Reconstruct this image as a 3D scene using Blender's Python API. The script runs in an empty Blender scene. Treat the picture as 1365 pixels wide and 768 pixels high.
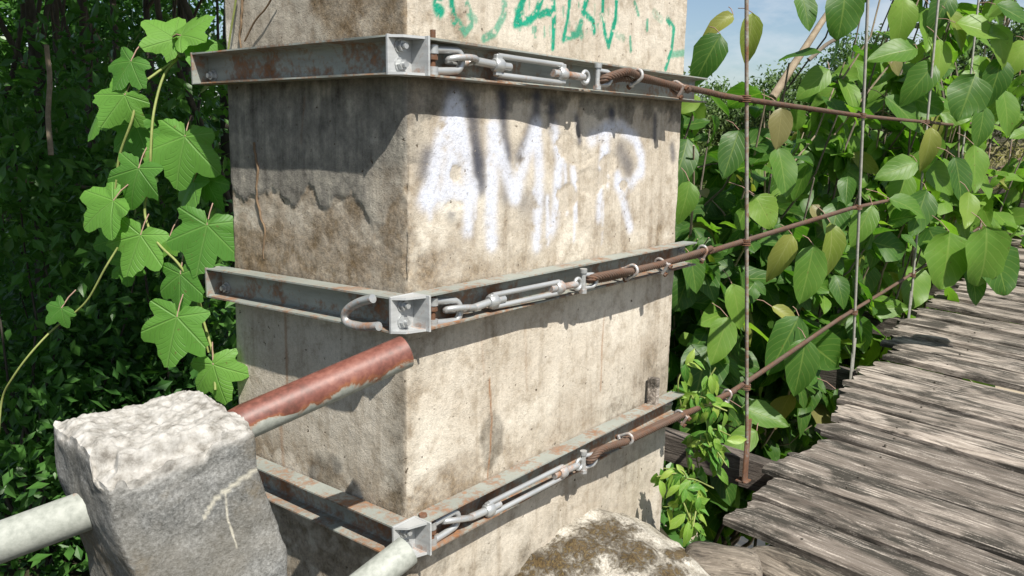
import bpy, bmesh, math, random
import numpy as np
from mathutils import Vector, Matrix, Quaternion, noise as mnoise

random.seed(7)
rng = np.random.default_rng(7)
SC = bpy.context.scene
COL = SC.collection
PI = math.pi
rad = math.radians

# ------------------------------------------------------------------ camera
CAM = np.array([-1.5294, -1.5814, 1.55])
YAW, PITCH, ROLL, FPX = rad(38.386), rad(10.363), rad(0.852), 1095.9
Fv = np.array([math.cos(YAW) * math.cos(PITCH), math.sin(YAW) * math.cos(PITCH), -math.sin(PITCH)])
R0 = np.array([math.sin(YAW), -math.cos(YAW), 0.0])
U0 = np.cross(R0, Fv)
Rv = R0 * math.cos(ROLL) + U0 * math.sin(ROLL)
Uv = -R0 * math.sin(ROLL) + U0 * math.cos(ROLL)
cam_d = bpy.data.cameras.new('camera')
cam_d.sensor_width = 36.0
cam_d.lens = FPX * 36.0 / 1365.0
cam_d.clip_start = 0.05
cam_d.clip_end = 3000
cam = bpy.data.objects.new('camera', cam_d)
COL.objects.link(cam)
cam.matrix_world = Matrix(((Rv[0], Uv[0], -Fv[0], CAM[0]), (Rv[1], Uv[1], -Fv[1], CAM[1]),
                           (Rv[2], Uv[2], -Fv[2], CAM[2]), (0, 0, 0, 1)))
SC.camera = cam

# ------------------------------------------------------------------ sky, sun, exposure
SUN_EL = rad(52)
SUN_H = (-0.407, -0.9135)                      # horizontal direction towards the sun
world = bpy.data.worlds.new('World')
SC.world = world
world.use_nodes = True
wn = world.node_tree.nodes
wl = world.node_tree.links
bg = wn['Background']
sky = wn.new('ShaderNodeTexSky')
sky.sky_type = 'NISHITA'
sky.sun_disc = False
sky.sun_elevation = SUN_EL
sky.sun_rotation = math.atan2(SUN_H[0], SUN_H[1])
sky.altitude = 100
sky.air_density = 1.0
sky.dust_density = 1.2
sky.ozone_density = 1.2
tc = wn.new('ShaderNodeTexCoord')
mp = wn.new('ShaderNodeMapping')
mp.inputs['Scale'].default_value = (1.0, 1.0, 2.6)
cn = wn.new('ShaderNodeTexNoise')
cn.inputs['Scale'].default_value = 2.6
cn.inputs['Detail'].default_value = 7
cn.inputs['Roughness'].default_value = 0.6
cr = wn.new('ShaderNodeValToRGB')
cr.color_ramp.elements[0].position = 0.50
cr.color_ramp.elements[1].position = 0.72
cr.color_ramp.elements[0].color = (0, 0, 0, 1)
cr.color_ramp.elements[1].color = (1, 1, 1, 1)
cm = wn.new('ShaderNodeMix')
cm.data_type = 'RGBA'
cm.inputs[7].default_value = (7.5, 7.7, 8.0, 1)
wl.new(tc.outputs['Generated'], mp.inputs['Vector'])
wl.new(mp.outputs['Vector'], cn.inputs['Vector'])
wl.new(cn.outputs['Fac'], cr.inputs['Fac'])
wl.new(cr.outputs['Color'], cm.inputs[0])
wl.new(sky.outputs['Color'], cm.inputs[6])
wl.new(cm.outputs[2], bg.inputs['Color'])
bg.inputs['Strength'].default_value = 0.068
sun_d = bpy.data.lights.new('sun', 'SUN')
sun_d.energy = 4.4
sun_d.angle = rad(0.53)
sun_d.color = (1.0, 0.95, 0.87)
sun = bpy.data.objects.new('sun', sun_d)
COL.objects.link(sun)
SUN_DIR = Vector((SUN_H[0] * math.cos(SUN_EL), SUN_H[1] * math.cos(SUN_EL), math.sin(SUN_EL))).normalized()
sun.rotation_euler = SUN_DIR.to_track_quat('Z', 'Y').to_euler()
sun.location = (-4, -9, 12)
vs = SC.view_settings
vs.view_transform = 'Standard'
vs.look = 'None'
vs.exposure = 0.82
vs.gamma = 1
vs.use_curve_mapping = False
SC.render.engine = 'CYCLES'
SC.cycles.use_denoising = True
SC.cycles.max_bounces = 6
SC.cycles.transparent_max_bounces = 4


# ------------------------------------------------------------------ pixel <-> place
def ray(x, y):
    return Fv + Rv * (x - 682.5) / FPX + Uv * (384 - y) / FPX


def onp(x, y, ax, val):
    d = ray(x, y)
    return Vector(CAM + d * ((val - CAM[ax]) / d[ax]))


def at(x, y, w):
    return Vector(CAM + ray(x, y) * w)


def on_plane(x, y, p0, n):
    d = Vector(ray(x, y))
    c = Vector(CAM)
    return c + d * ((Vector(p0) - c).dot(Vector(n)) / d.dot(Vector(n)))


# ------------------------------------------------------------------ numpy noise
def _h(i, j, k, seed):
    h = (i * 374761393 + j * 668265263 + k * 2147483647 + seed * 1274126177) & 0xFFFFFFFF
    h = ((h ^ (h >> 13)) * 1274126177) & 0xFFFFFFFF
    h = h ^ (h >> 16)
    return (h & 0xFFFFFF) / float(0xFFFFFF)


def vnoise(P, s=1.0, seed=0):
    Q = np.asarray(P, float) * s
    I = np.floor(Q).astype(np.int64)
    f = Q - I
    f = f * f * f * (f * (f * 6 - 15) + 10)
    r = 0
    for a in (0, 1):
        wa = f[..., 0] if a else 1 - f[..., 0]
        for b in (0, 1):
            wb = f[..., 1] if b else 1 - f[..., 1]
            for c in (0, 1):
                wc = f[..., 2] if c else 1 - f[..., 2]
                r = r + wa * wb * wc * _h(I[..., 0] + a, I[..., 1] + b, I[..., 2] + c, seed)
    return r * 2 - 1


def fbm(P, s=1.0, oct=4, seed=0, gain=0.5):
    r, a, t = 0, 1.0, 0
    for o in range(oct):
        r = r + a * vnoise(P, s, seed + o * 17)
        t += a
        a *= gain
        s *= 2.03
    return r / t


def sstep(a, b, x):
    t = np.clip((x - a) / (b - a), 0, 1)
    return t * t * (3 - 2 * t)


# ------------------------------------------------------------------ material helper
class MT:
    def __init__(s, name, rough=0.8, metal=0.0, spec=0.4):
        s.m = bpy.data.materials.new(name)
        s.m.use_nodes = True
        s.n = s.m.node_tree.nodes
        s.l = s.m.node_tree.links
        s.b = s.n['Principled BSDF']
        s.b.inputs['Roughness'].default_value = rough
        s.b.inputs['Metallic'].default_value = metal
        s.b.inputs['Specular IOR Level'].default_value = spec

    def link(s, a, b):
        if isinstance(a, (int, float)):
            b.default_value = a
        elif isinstance(a, tuple):
            b.default_value = a if len(a) == 4 or b.type == 'VECTOR' else a + (1,)
        else:
            s.l.new(a, b)

    def coord(s, kind='Object', scale=(1, 1, 1), rot=(0, 0, 0), rand=False):
        t = s.n.new('ShaderNodeTexCoord')
        m = s.n.new('ShaderNodeMapping')
        m.inputs['Scale'].default_value = scale
        m.inputs['Rotation'].default_value = rot
        s.l.new(t.outputs[kind], m.inputs['Vector'])
        if rand:
            oi = s.n.new('ShaderNodeObjectInfo')
            mu = s.n.new('ShaderNodeMath')
            mu.operation = 'MULTIPLY'
            mu.inputs[1].default_value = 37.0
            s.l.new(oi.outputs['Random'], mu.inputs[0])
            s.l.new(mu.outputs[0], m.inputs['Location'])
        return m.outputs['Vector']

    def noise(s, vec, scale, detail=5, rough=0.55, dist=0.0):
        t = s.n.new('ShaderNodeTexNoise')
        t.inputs['Scale'].default_value = scale
        t.inputs['Detail'].default_value = detail
        t.inputs['Roughness'].default_value = rough
        t.inputs['Distortion'].default_value = dist
        if vec is not None:
            s.l.new(vec, t.inputs['Vector'])
        return t.outputs['Fac']

    def voro(s, vec, scale, feature='F1', out='Distance'):
        t = s.n.new('ShaderNodeTexVoronoi')
        t.feature = feature
        t.inputs['Scale'].default_value = scale
        s.l.new(vec, t.inputs['Vector'])
        return t.outputs[out]

    def ramp(s, fac, stops, interp='LINEAR'):
        r = s.n.new('ShaderNodeValToRGB')
        e = r.color_ramp
        e.interpolation = interp
        while len(e.elements) < len(stops):
            e.elements.new(0.5)
        for el, (p, c) in zip(e.elements, stops):
            el.position = p
            el.color = (c, c, c, 1) if isinstance(c, (int, float)) else tuple(c) + (1,)
        s.link(fac, r.inputs['Fac'])
        return r.outputs['Color']

    def mix(s, fac, a, b, mode='MIX'):
        m = s.n.new('ShaderNodeMix')
        m.data_type = 'RGBA'
        m.blend_type = mode
        s.link(fac, m.inputs[0])
        s.link(a, m.inputs[6])
        s.link(b, m.inputs[7])
        return m.outputs[2]

    def math(s, op, a, b=0.0, clamp=False):
        m = s.n.new('ShaderNodeMath')
        m.operation = op
        m.use_clamp = clamp
        s.link(a, m.inputs[0])
        s.link(b, m.inputs[1])
        return m.outputs[0]

    def attr(s, name):
        a = s.n.new('ShaderNodeAttribute')
        a.attribute_name = name
        sp = s.n.new('ShaderNodeSeparateColor')
        s.l.new(a.outputs['Color'], sp.inputs[0])
        return sp.outputs[0], sp.outputs[1], sp.outputs[2], a.outputs['Alpha']

    def bump(s, h, strength=0.5, dist=0.01, base=None):
        b = s.n.new('ShaderNodeBump')
        b.inputs['Strength'].default_value = strength
        b.inputs['Distance'].default_value = dist
        s.l.new(h, b.inputs['Height'])
        if base is not None:
            s.l.new(base, b.inputs['Normal'])
        s.l.new(b.outputs['Normal'], s.b.inputs['Normal'])
        return b.outputs['Normal']

    def col(s, c):
        s.link(c, s.b.inputs['Base Color'])

    def rough(s, c):
        s.link(c, s.b.inputs['Roughness'])

    def metal(s, c):
        s.link(c, s.b.inputs['Metallic'])


# ------------------------------------------------------------------ materials
def m_concrete():
    t = MT('weathered_concrete', 0.92, 0, 0.2)
    v = t.coord('Object')
    n1 = t.noise(v, 2.2, 6, 0.62)
    n2 = t.noise(v, 13, 8, 0.70)
    n3 = t.noise(v, 85, 5, 0.72)
    n5 = t.noise(v, 240, 3, 0.7)
    vz = t.coord('Object', (12, 12, 1.1))
    n4 = t.noise(vz, 2.2, 6, 0.62)
    base = t.ramp(n1, [(0.30, (0.40, 0.350, 0.280)), (0.52, (0.515, 0.465, 0.385)), (0.75, (0.61, 0.565, 0.485))])
    base = t.mix(t.ramp(n2, [(0.34, 0.55), (0.50, 0.0)]), base, (0.235, 0.185, 0.125))
    base = t.mix(t.ramp(n4, [(0.34, 0.40), (0.50, 0.0)]), base, (0.26, 0.21, 0.15))
    pw, pd, pg, plas = t.attr('paint')
    brown, dark, rust, bright = t.attr('stain_shade')
    pl = t.ramp(t.math('ADD', t.math('MULTIPLY', n2, 0.6), t.math('MULTIPLY', n4, 0.4)),
                [(0.36, (0.085, 0.078, 0.066)), (0.46, (0.175, 0.164, 0.142)), (0.54, (0.245, 0.230, 0.195)), (0.64, (0.39, 0.36, 0.30))])
    c = t.mix(plas, base, pl)
    c = t.mix(t.math('MULTIPLY', bright, t.ramp(n2, [(0.38, 0.2), (0.58, 1.0)]), True), c, (0.66, 0.62, 0.53))
    br = t.math('MULTIPLY', brown, t.ramp(n2, [(0.28, 1.0), (0.70, 0.42)]), True)
    c = t.mix(br, c, t.ramp(n3, [(0.3, (0.070, 0.045, 0.022)), (0.5, (0.135, 0.092, 0.048)), (0.72, (0.24, 0.175, 0.10))]))
    dk = t.math('MULTIPLY', dark, t.ramp(n2, [(0.32, 1.0), (0.62, 0.35)]), True)
    c = t.mix(dk, c, t.ramp(n3, [(0.3, (0.065, 0.060, 0.046)), (0.7, (0.15, 0.135, 0.105))]))
    c = t.mix(rust, c, (0.26, 0.12, 0.045))
    chip = t.ramp(n3, [(0.30, 0.25), (0.40, 1.0)])
    c = t.mix(t.math('MULTIPLY', pd, chip, True), c, (0.050, 0.056, 0.078))
    c = t.mix(t.math('MULTIPLY', pw, chip, True), c, (0.57, 0.60, 0.68))
    c = t.mix(t.math('MULTIPLY', pg, chip, True), c, t.mix(n2, (0.0, 0.16, 0.09), (0.02, 0.37, 0.235)))
    grain = t.ramp(t.math('ADD', t.math('MULTIPLY', n3, 0.5), t.math('MULTIPLY', n5, 0.5)), [(0.33, 0.70), (0.5, 1.02), (0.68, 1.2)])
    c = t.mix(0.85, c, t.mix(1.0, c, grain, 'MULTIPLY'))
    pits = t.ramp(t.noise(v, 46, 3, 0.5), [(0.255, 0.0), (0.31, 1.0)])
    c = t.mix(t.math('SUBTRACT', 1.0, pits), c, (0.09, 0.07, 0.048))
    t.col(c)
    h = t.math('ADD', t.math('MULTIPLY', n3, 0.8), t.math('MULTIPLY', n2, 0.8))
    h = t.math('ADD', h, t.math('MULTIPLY', pits, 0.4))
    h = t.math('ADD', h, t.math('MULTIPLY', n5, 0.5))
    t.bump(h, 0.5, 0.008)
    return t.m


def m_steel(name, base, rustamt, rough=0.5, metal=0.35, tint=(0.205, 0.098, 0.045)):
    t = MT(name, rough, metal, 0.5)
    v = t.coord('Object')
    n1 = t.noise(v, 9, 6, 0.65)
    n2 = t.noise(v, 60, 5, 0.65)
    vx = t.coord('Object', (1.5, 1.5, 14))
    n3 = t.noise(vx, 3, 5, 0.6)
    r, g, b, a = t.attr('rust')
    f = t.math('ADD', t.math('MULTIPLY', n1, 0.62), t.math('MULTIPLY', n2, 0.38))
    f = t.math('ADD', f, t.math('MULTIPLY', r, 0.20))
    lo = 0.66 - rustamt
    rf = t.ramp(f, [(lo - 0.05, 0.0), (lo + 0.03, 0.65), (lo + 0.12, 1.0)])
    bc = t.ramp(n3, [(0.3, tuple(x * 0.78 for x in base)), (0.7, tuple(min(1, x * 1.15) for x in base))])
    rc = t.ramp(n2, [(0.25, tuple(x * 0.45 for x in tint)), (0.55, tint), (0.8, tuple(min(1, x * 1.7) for x in tint))])
    t.col(t.mix(rf, bc, rc))
    t.rough(t.ramp(rf, [(0.0, rough), (1.0, 0.92)]))
    t.metal(t.ramp(rf, [(0.0, metal), (1.0, 0.0)]))
    t.bump(t.math('ADD', t.math('MULTIPLY', rf, 0.6), t.math('MULTIPLY', n2, 0.5)), 0.35, 0.002)
    return t.m


def m_pipe():
    t = MT('painted_pipe', 0.42, 0, 0.5)
    v = t.coord('Object')
    n = t.noise(v, 11, 6, 0.62, 0.6)
    n2 = t.noise(v, 70, 4, 0.6)
    r, g, b, a = t.attr('rust')           # r: bare metal share
    f = t.math('ADD', r, t.math('MULTIPLY', t.math('SUBTRACT', n, 0.5), 0.9))
    bare = t.ramp(f, [(0.49, 0.0), (0.51, 1.0)])
    rim = t.ramp(f, [(0.40, 0.0), (0.49, 1.0), (0.51, 1.0), (0.56, 0.0)])
    red = t.ramp(t.math('ADD', t.math('MULTIPLY', n2, 0.5), t.math('MULTIPLY', n, 0.5)), [(0.36, (0.085, 0.034, 0.024)), (0.5, (0.155, 0.055, 0.040)), (0.64, (0.215, 0.090, 0.066))])
    grey = t.ramp(n2, [(0.3, (0.23, 0.245, 0.215)), (0.7, (0.36, 0.375, 0.335))])
    c = t.mix(bare, red, grey)
    c = t.mix(t.math('MULTIPLY', rim, 0.55), c, (0.30, 0.12, 0.045))
    t.col(c)
    t.rough(t.ramp(bare, [(0, 0.50), (1, 0.65)]))
    t.bump(t.math('ADD', t.math('MULTIPLY', bare, -0.6), t.math('MULTIPLY', n2, 0.3)), 0.4, 0.002)
    return t.m


def m_wood(name, light, dark, blotch):
    t = MT(name, 0.9, 0, 0.15)
    v = t.coord('Object', (1, 1, 1), (0, 0, 0), True)
    g = t.coord('Object', (2.0, 11, 11), (0, 0, 0), True)
    g2 = t.coord('Object', (4.0, 90, 90), (0, 0, 0), True)
    n1 = t.noise(g, 1.5, 8, 0.74, 1.2)
    n2 = t.noise(g2, 1.3, 5, 0.65, 0.3)
    n3 = t.noise(t.coord('Object', (1.0, 3.2, 3.2), (0, 0, 0), True), 2.1, 6, 0.62, 0.8)
    n6 = t.noise(v, 120, 4, 0.7)
    c = t.ramp(n1, [(0.28, dark), (0.45, tuple(a * 0.5 + b * 0.5 for a, b in zip(light, dark))), (0.66, light)])
    oi = t.n.new('ShaderNodeObjectInfo')
    c = t.mix(1.0, c, oi.outputs['Color'], 'MULTIPLY')
    c = t.mix(t.ramp(n2, [(0.34, 0.7), (0.47, 0.0)]), c, tuple(x * 0.45 for x in dark))
    bl = t.math('ADD', t.math('MULTIPLY', n3, 0.72), t.math('MULTIPLY', n1, 0.28))
    c = t.mix(t.ramp(bl, [(0.43, blotch), (0.535, 0.0)]), c, (0.030, 0.029, 0.024))
    hi = t.math('ADD', t.math('MULTIPLY', n2, 0.45), t.math('ADD', t.math('MULTIPLY', n1, 0.35), t.math('MULTIPLY', n6, 0.20)))
    c = t.mix(t.ramp(hi, [(0.53, 0.0), (0.62, 0.75)]), c, tuple(min(1, x * 1.5) for x in light))
    t.col(c)
    h = t.math('ADD', t.math('MULTIPLY', n1, 0.7), t.math('MULTIPLY', n2, 0.7))
    t.bump(h, 1.0, 0.010)
    return t.m


def m_leaf(name, cols, trans=0.45, vein=(0.30, 0.40, 0.10), gloss=0.42, veins=7.0, strength=0.38):
    m = bpy.data.materials.new(name)
    m.use_nodes = True
    t = MT.__new__(MT)
    t.m, t.n, t.l = m, m.node_tree.nodes, m.node_tree.links
    t.b = t.n['Principled BSDF']
    t.b.inputs['Roughness'].default_value = gloss
    t.b.inputs['Specular IOR Level'].default_value = 0.35
    oi = t.n.new('ShaderNodeObjectInfo')
    v = t.coord('Object', (1, 1, 1), (0, 0, 0), True)
    n = t.noise(v, 9, 4, 0.6)
    f = t.math('ADD', t.math('MULTIPLY', oi.outputs['Random'], 0.75), t.math('MULTIPLY', n, 0.35))
    st = [(i / max(1, len(cols) - 1) * 0.9 + 0.05, c) for i, c in enumerate(cols)]
    c = t.ramp(f, st)
    if veins == 'palmate':
        uv = t.n.new('ShaderNodeUVMap')
        sp = t.n.new('ShaderNodeSeparateXYZ')
        t.l.new(uv.outputs['UV'], sp.inputs[0])
        an = t.math('ARCTAN2', t.math('SUBTRACT', sp.outputs[1], 0.5), t.math('SUBTRACT', sp.outputs[0], 0.5))
        rd = t.math('SQRT', t.math('ADD', t.math('POWER', t.math('SUBTRACT', sp.outputs[0], 0.5), 2.0), t.math('POWER', t.math('SUBTRACT', sp.outputs[1], 0.5), 2.0)))
        fa = t.math('ABSOLUTE', t.math('SUBTRACT', t.math('FRACT', t.math('ADD', t.math('DIVIDE', an, 0.96), 100.5)), 0.5))
        dist = t.math('MULTIPLY', fa, rd)
        vm = t.ramp(dist, [(0.004, 1.0), (0.011, 0.0)])
        sd = t.math('ABSOLUTE', t.math('SUBTRACT', t.math('FRACT', t.math('SUBTRACT', t.math('MULTIPLY', rd, 14.0), t.math('MULTIPLY', fa, 5.0))), 0.5))
        vm = t.math('MAXIMUM', vm, t.ramp(sd, [(0.03, 0.35), (0.12, 0.0)]))
        c = t.mix(t.math('MULTIPLY', vm, 0.28), c, vein)
        t.bump(t.math('ADD', t.math('MULTIPLY', vm, -0.8), n), 0.6, 0.006)
    elif veins:
        uv = t.n.new('ShaderNodeUVMap')
        sp = t.n.new('ShaderNodeSeparateXYZ')
        t.l.new(uv.outputs['UV'], sp.inputs[0])
        au = t.math('ABSOLUTE', t.math('SUBTRACT', sp.outputs[0], 0.5))
        mid = t.ramp(au, [(0.012, 1.0), (0.032, 0.0)])
        sv = t.math('SUBTRACT', t.math('MULTIPLY', sp.outputs[1], veins), t.math('MULTIPLY', au, veins * 0.75))
        fr = t.math('ABSOLUTE', t.math('SUBTRACT', t.math('FRACT', sv), 0.5))
        side = t.ramp(fr, [(0.03, 0.55), (0.10, 0.0)])
        vm = t.math('MAXIMUM', mid, side)
        c = t.mix(t.math('MULTIPLY', vm, strength), c, vein)
        hb = t.math('ADD', t.math('MULTIPLY', vm, -0.6), t.math('MULTIPLY', n, 0.8))
        t.bump(hb, 0.35, 0.004)
    sp_ = t.noise(t.coord('Object', (1, 1, 1), (0, 0, 0), True), 55, 3, 0.6)
    c = t.mix(t.ramp(sp_, [(0.27, 0.7), (0.33, 0.0)]), c, (0.14, 0.10, 0.035))
    t.col(c)
    tr = t.n.new('ShaderNodeBsdfTranslucent')
    mx = t.n.new('ShaderNodeMixShader')
    mx.inputs[0].default_value = trans
    tc2 = t.mix(1.0, c, (1.15, 1.35, 0.5), 'MULTIPLY')
    t.l.new(tc2, tr.inputs['Color'])
    t.l.new(t.b.outputs[0], mx.inputs[1])
    t.l.new(tr.outputs[0], mx.inputs[2])
    t.l.new(mx.outputs[0], t.n['Material Output'].inputs['Surface'])
    return m


def m_simple(name, stops, scale, rough=0.9, bump=0.5, dist=0.01, vec=(1, 1, 1), detail=6):
    t = MT(name, rough, 0, 0.3)
    v = t.coord('Object', vec)
    n = t.noise(v, scale, detail, 0.62)
    n2 = t.noise(v, scale * 7, 4, 0.65)
    f = t.math('ADD', t.math('MULTIPLY', n, 0.65), t.math('MULTIPLY', n2, 0.35))
    t.col(t.ramp(f, stops))
    t.bump(f, bump, dist)
    return t.m


def m_post():
    t = MT('rough_mortar', 0.93, 0, 0.2)
    v = t.coord('Object')
    n1 = t.noise(v, 6, 6, 0.6)
    n2 = t.noise(v, 130, 4, 0.75)
    n3 = t.noise(v, 34, 5, 0.65)
    top, crack, dirt, a = t.attr('paint')
    f = t.math('ADD', t.math('MULTIPLY', n1, 0.45), t.math('MULTIPLY', n2, 0.55))
    grey = t.ramp(f, [(0.36, (0.050, 0.051, 0.048)), (0.49, (0.155, 0.157, 0.150)), (0.60, (0.27, 0.272, 0.262)), (0.70, (0.45, 0.45, 0.43))])
    grey = t.mix(t.ramp(t.noise(v, 3.2, 4, 0.6), [(0.42, 0.5), (0.6, 0.0)]), grey, (0.16, 0.145, 0.115))
    wht = t.ramp(n3, [(0.30, (0.15, 0.138, 0.118)), (0.46, (0.31, 0.297, 0.27)), (0.64, (0.44, 0.427, 0.40))])
    c = t.mix(top, grey, wht)
    c = t.mix(t.math('MULTIPLY', crack, t.ramp(n3, [(0.35, 0.2), (0.5, 0.85)])), c, (0.50, 0.475, 0.39))
    c = t.mix(t.math('MULTIPLY', dirt, t.ramp(n3, [(0.35, 1), (0.6, 0)])), c, (0.16, 0.13, 0.085))
    t.col(c)
    h = t.math('ADD', t.math('MULTIPLY', n2, 0.8), t.math('MULTIPLY', n3, 0.6))
    t.bump(h, 0.7, 0.006)
    return t.m


def m_footing():
    t = MT('mossy_concrete', 0.95, 0, 0.2)
    v = t.coord('Object')
    n1 = t.noise(v, 9, 6, 0.65)
    n2 = t.noise(v, 110, 4, 0.7)
    n3 = t.noise(v, 40, 5, 0.65)
    mo, du, b, a = t.attr('paint')
    f = t.math('ADD', t.math('MULTIPLY', n1, 0.5), t.math('MULTIPLY', n2, 0.5))
    g = t.ramp(f, [(0.36, (0.11, 0.095, 0.075)), (0.50, (0.32, 0.295, 0.245)), (0.62, (0.54, 0.515, 0.455))])
    moss = t.ramp(n2, [(0.3, (0.035, 0.024, 0.010)), (0.55, (0.105, 0.066, 0.022)), (0.75, (0.18, 0.14, 0.030))])
    mf = t.math('ADD', mo, t.math('MULTIPLY', t.math('SUBTRACT', n3, 0.5), 1.3))
    mk = t.ramp(t.math('ADD', mf, t.math('MULTIPLY', t.math('SUBTRACT', n2, 0.5), 0.9)), [(0.40, 0), (0.70, 0.9)])
    c = t.mix(mk, g, moss)
    t.col(c)
    h = t.math('ADD', t.math('MULTIPLY', n2, 0.7), t.math('MULTIPLY', n3, 0.7))
    h = t.math('ADD', h, t.math('MULTIPLY', mk, t.math('ADD', 0.4, n2)))
    t.bump(h, 0.9, 0.009)
    return t.m


def m_water():
    t = MT('muddy_water', 0.3, 0, 0.25)
    v = t.coord('Object')
    n = t.noise(v, 0.5, 5, 0.55)
    t.col(t.ramp(n, [(0.3, (0.36, 0.30, 0.21)), (0.7, (0.43, 0.365, 0.265))]))
    t.bump(t.noise(v, 3.0, 4, 0.5), 0.12, 0.05)
    return t.m


M = {}
M['concrete'] = m_concrete()
M['channel'] = m_steel('grey_channel_steel', (0.285, 0.305, 0.275), 0.085, 0.55, 0.15)
M['plate'] = m_steel('galvanised_plate', (0.46, 0.475, 0.475), 0.02, 0.48, 0.3)
M['galv'] = m_steel('galvanised_steel', (0.44, 0.455, 0.455), 0.045, 0.40, 0.5)
M['rusty'] = m_steel('rusted_steel', (0.33, 0.30, 0.27), 0.30, 0.7, 0.1, (0.130, 0.062, 0.032))
M['rope'] = m_steel('rusted_wire_rope', (0.105, 0.068, 0.048), 0.14, 0.7, 0.1, (0.105, 0.050, 0.027))
M['rod'] = m_steel('weathered_rod', (0.33, 0.325, 0.285), 0.04, 0.6, 0.25, (0.17, 0.085, 0.045))
M['pipe'] = m_pipe()
M['plank'] = m_wood('weathered_plank', (0.385, 0.345, 0.30), (0.145, 0.118, 0.097), 0.86)
M['beam'] = m_wood('dark_timber', (0.17, 0.145, 0.125), (0.055, 0.046, 0.04), 0.6)
M['log'] = m_wood('weathered_log', (0.27, 0.235, 0.19), (0.060, 0.048, 0.038), 0.9)
M['post'] = m_post()
M['footing'] = m_footing()
M['water'] = m_water()
M['soil'] = m_simple('soil', [(0.3, (0.020, 0.018, 0.010)), (0.55, (0.045, 0.040, 0.020)), (0.75, (0.060, 0.062, 0.026))], 1.4, 0.95, 0.8, 0.05)
M['bark'] = m_simple('bark', [(0.3, (0.07, 0.055, 0.042)), (0.55, (0.17, 0.145, 0.115)), (0.75, (0.28, 0.25, 0.21))], 9, 0.92, 0.8, 0.015, (1, 1, 0.25))
M['bark_dark'] = m_simple('shaded_bark', [(0.3, (0.035, 0.030, 0.024)), (0.55, (0.075, 0.066, 0.052)), (0.75, (0.14, 0.13, 0.11))], 9, 0.92, 0.8, 0.015, (1, 1, 0.25))  # darker copy of bark, the wood's shade put into its colour
M['twig'] = m_simple('pale_twig', [(0.3, (0.16, 0.12, 0.08)), (0.7, (0.36, 0.30, 0.22))], 20, 0.85, 0.4, 0.004)
M['stem'] = m_simple('green_stem', [(0.3, (0.15, 0.19, 0.05)), (0.7, (0.27, 0.30, 0.10))], 20, 0.6, 0.2, 0.002)
M['petiole'] = m_simple('pink_petiole', [(0.3, (0.22, 0.13, 0.10)), (0.7, (0.34, 0.23, 0.17))], 20, 0.6, 0.2, 0.002)
M['root'] = m_simple('dry_root', [(0.3, (0.10, 0.065, 0.038)), (0.7, (0.24, 0.17, 0.105))], 40, 0.9, 0.5, 0.004)
M['leaf'] = m_leaf('broad_leaf', [(0.034, 0.098, 0.018), (0.062, 0.155, 0.026), (0.105, 0.225, 0.034), (0.160, 0.295, 0.044), (0.235, 0.36, 0.060)], 0.50)
M['leaf_pale'] = m_leaf('yellow_leaf', [(0.16, 0.24, 0.035), (0.21, 0.25, 0.05), (0.27, 0.28, 0.07)], 0.4, (0.38, 0.40, 0.16))
M['leaf_brown'] = m_leaf('ageing_leaf', [(0.17, 0.17, 0.06), (0.22, 0.20, 0.08)], 0.4, (0.30, 0.27, 0.12))
M['leaf_vine'] = m_leaf('vine_leaf', [(0.060, 0.180, 0.028), (0.095, 0.25, 0.038), (0.130, 0.305, 0.048), (0.165, 0.35, 0.06)], 0.42, (0.26, 0.44, 0.13), 0.5, 'palmate')
M['leaf_young'] = m_leaf('young_leaf', [(0.055, 0.175, 0.025), (0.10, 0.25, 0.035), (0.20, 0.34, 0.05), (0.30, 0.40, 0.075)], 0.38, (0.42, 0.52, 0.20), 0.4, 3.0, 0.35)
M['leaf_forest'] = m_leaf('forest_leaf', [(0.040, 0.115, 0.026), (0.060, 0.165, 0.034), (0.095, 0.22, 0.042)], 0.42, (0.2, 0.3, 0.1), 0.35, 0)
M['leaf_far'] = m_leaf('far_leaf', [(0.055, 0.115, 0.035), (0.085, 0.15, 0.045), (0.12, 0.175, 0.06)], 0.3, (0.2, 0.3, 0.1), 0.5, 0)  # paler and greyer, distance haze put into the leaf colour
M['grass'] = m_leaf('dry_grass', [(0.12, 0.15, 0.045), (0.20, 0.20, 0.075), (0.28, 0.25, 0.12)], 0.35, (0.2, 0.3, 0.1), 0.6, 0)


# ------------------------------------------------------------------ object helpers
def tag(o, label, cat, group=None, kind=None):
    if label:
        o['label'] = label
    if cat:
        o['category'] = cat
    if group:
        o['group'] = group
    if kind:
        o['kind'] = kind
    return o


def thing(name, label, cat, loc=(0, 0, 0), group=None):
    o = bpy.data.objects.new(name, None)
    o.empty_display_size = 0.1
    COL.objects.link(o)
    o.location = loc
    return tag(o, label, cat, group)


def attach(o, parent):
    COL.objects.link(o)
    if parent is not None:
        o.parent = parent
    return o


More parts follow.
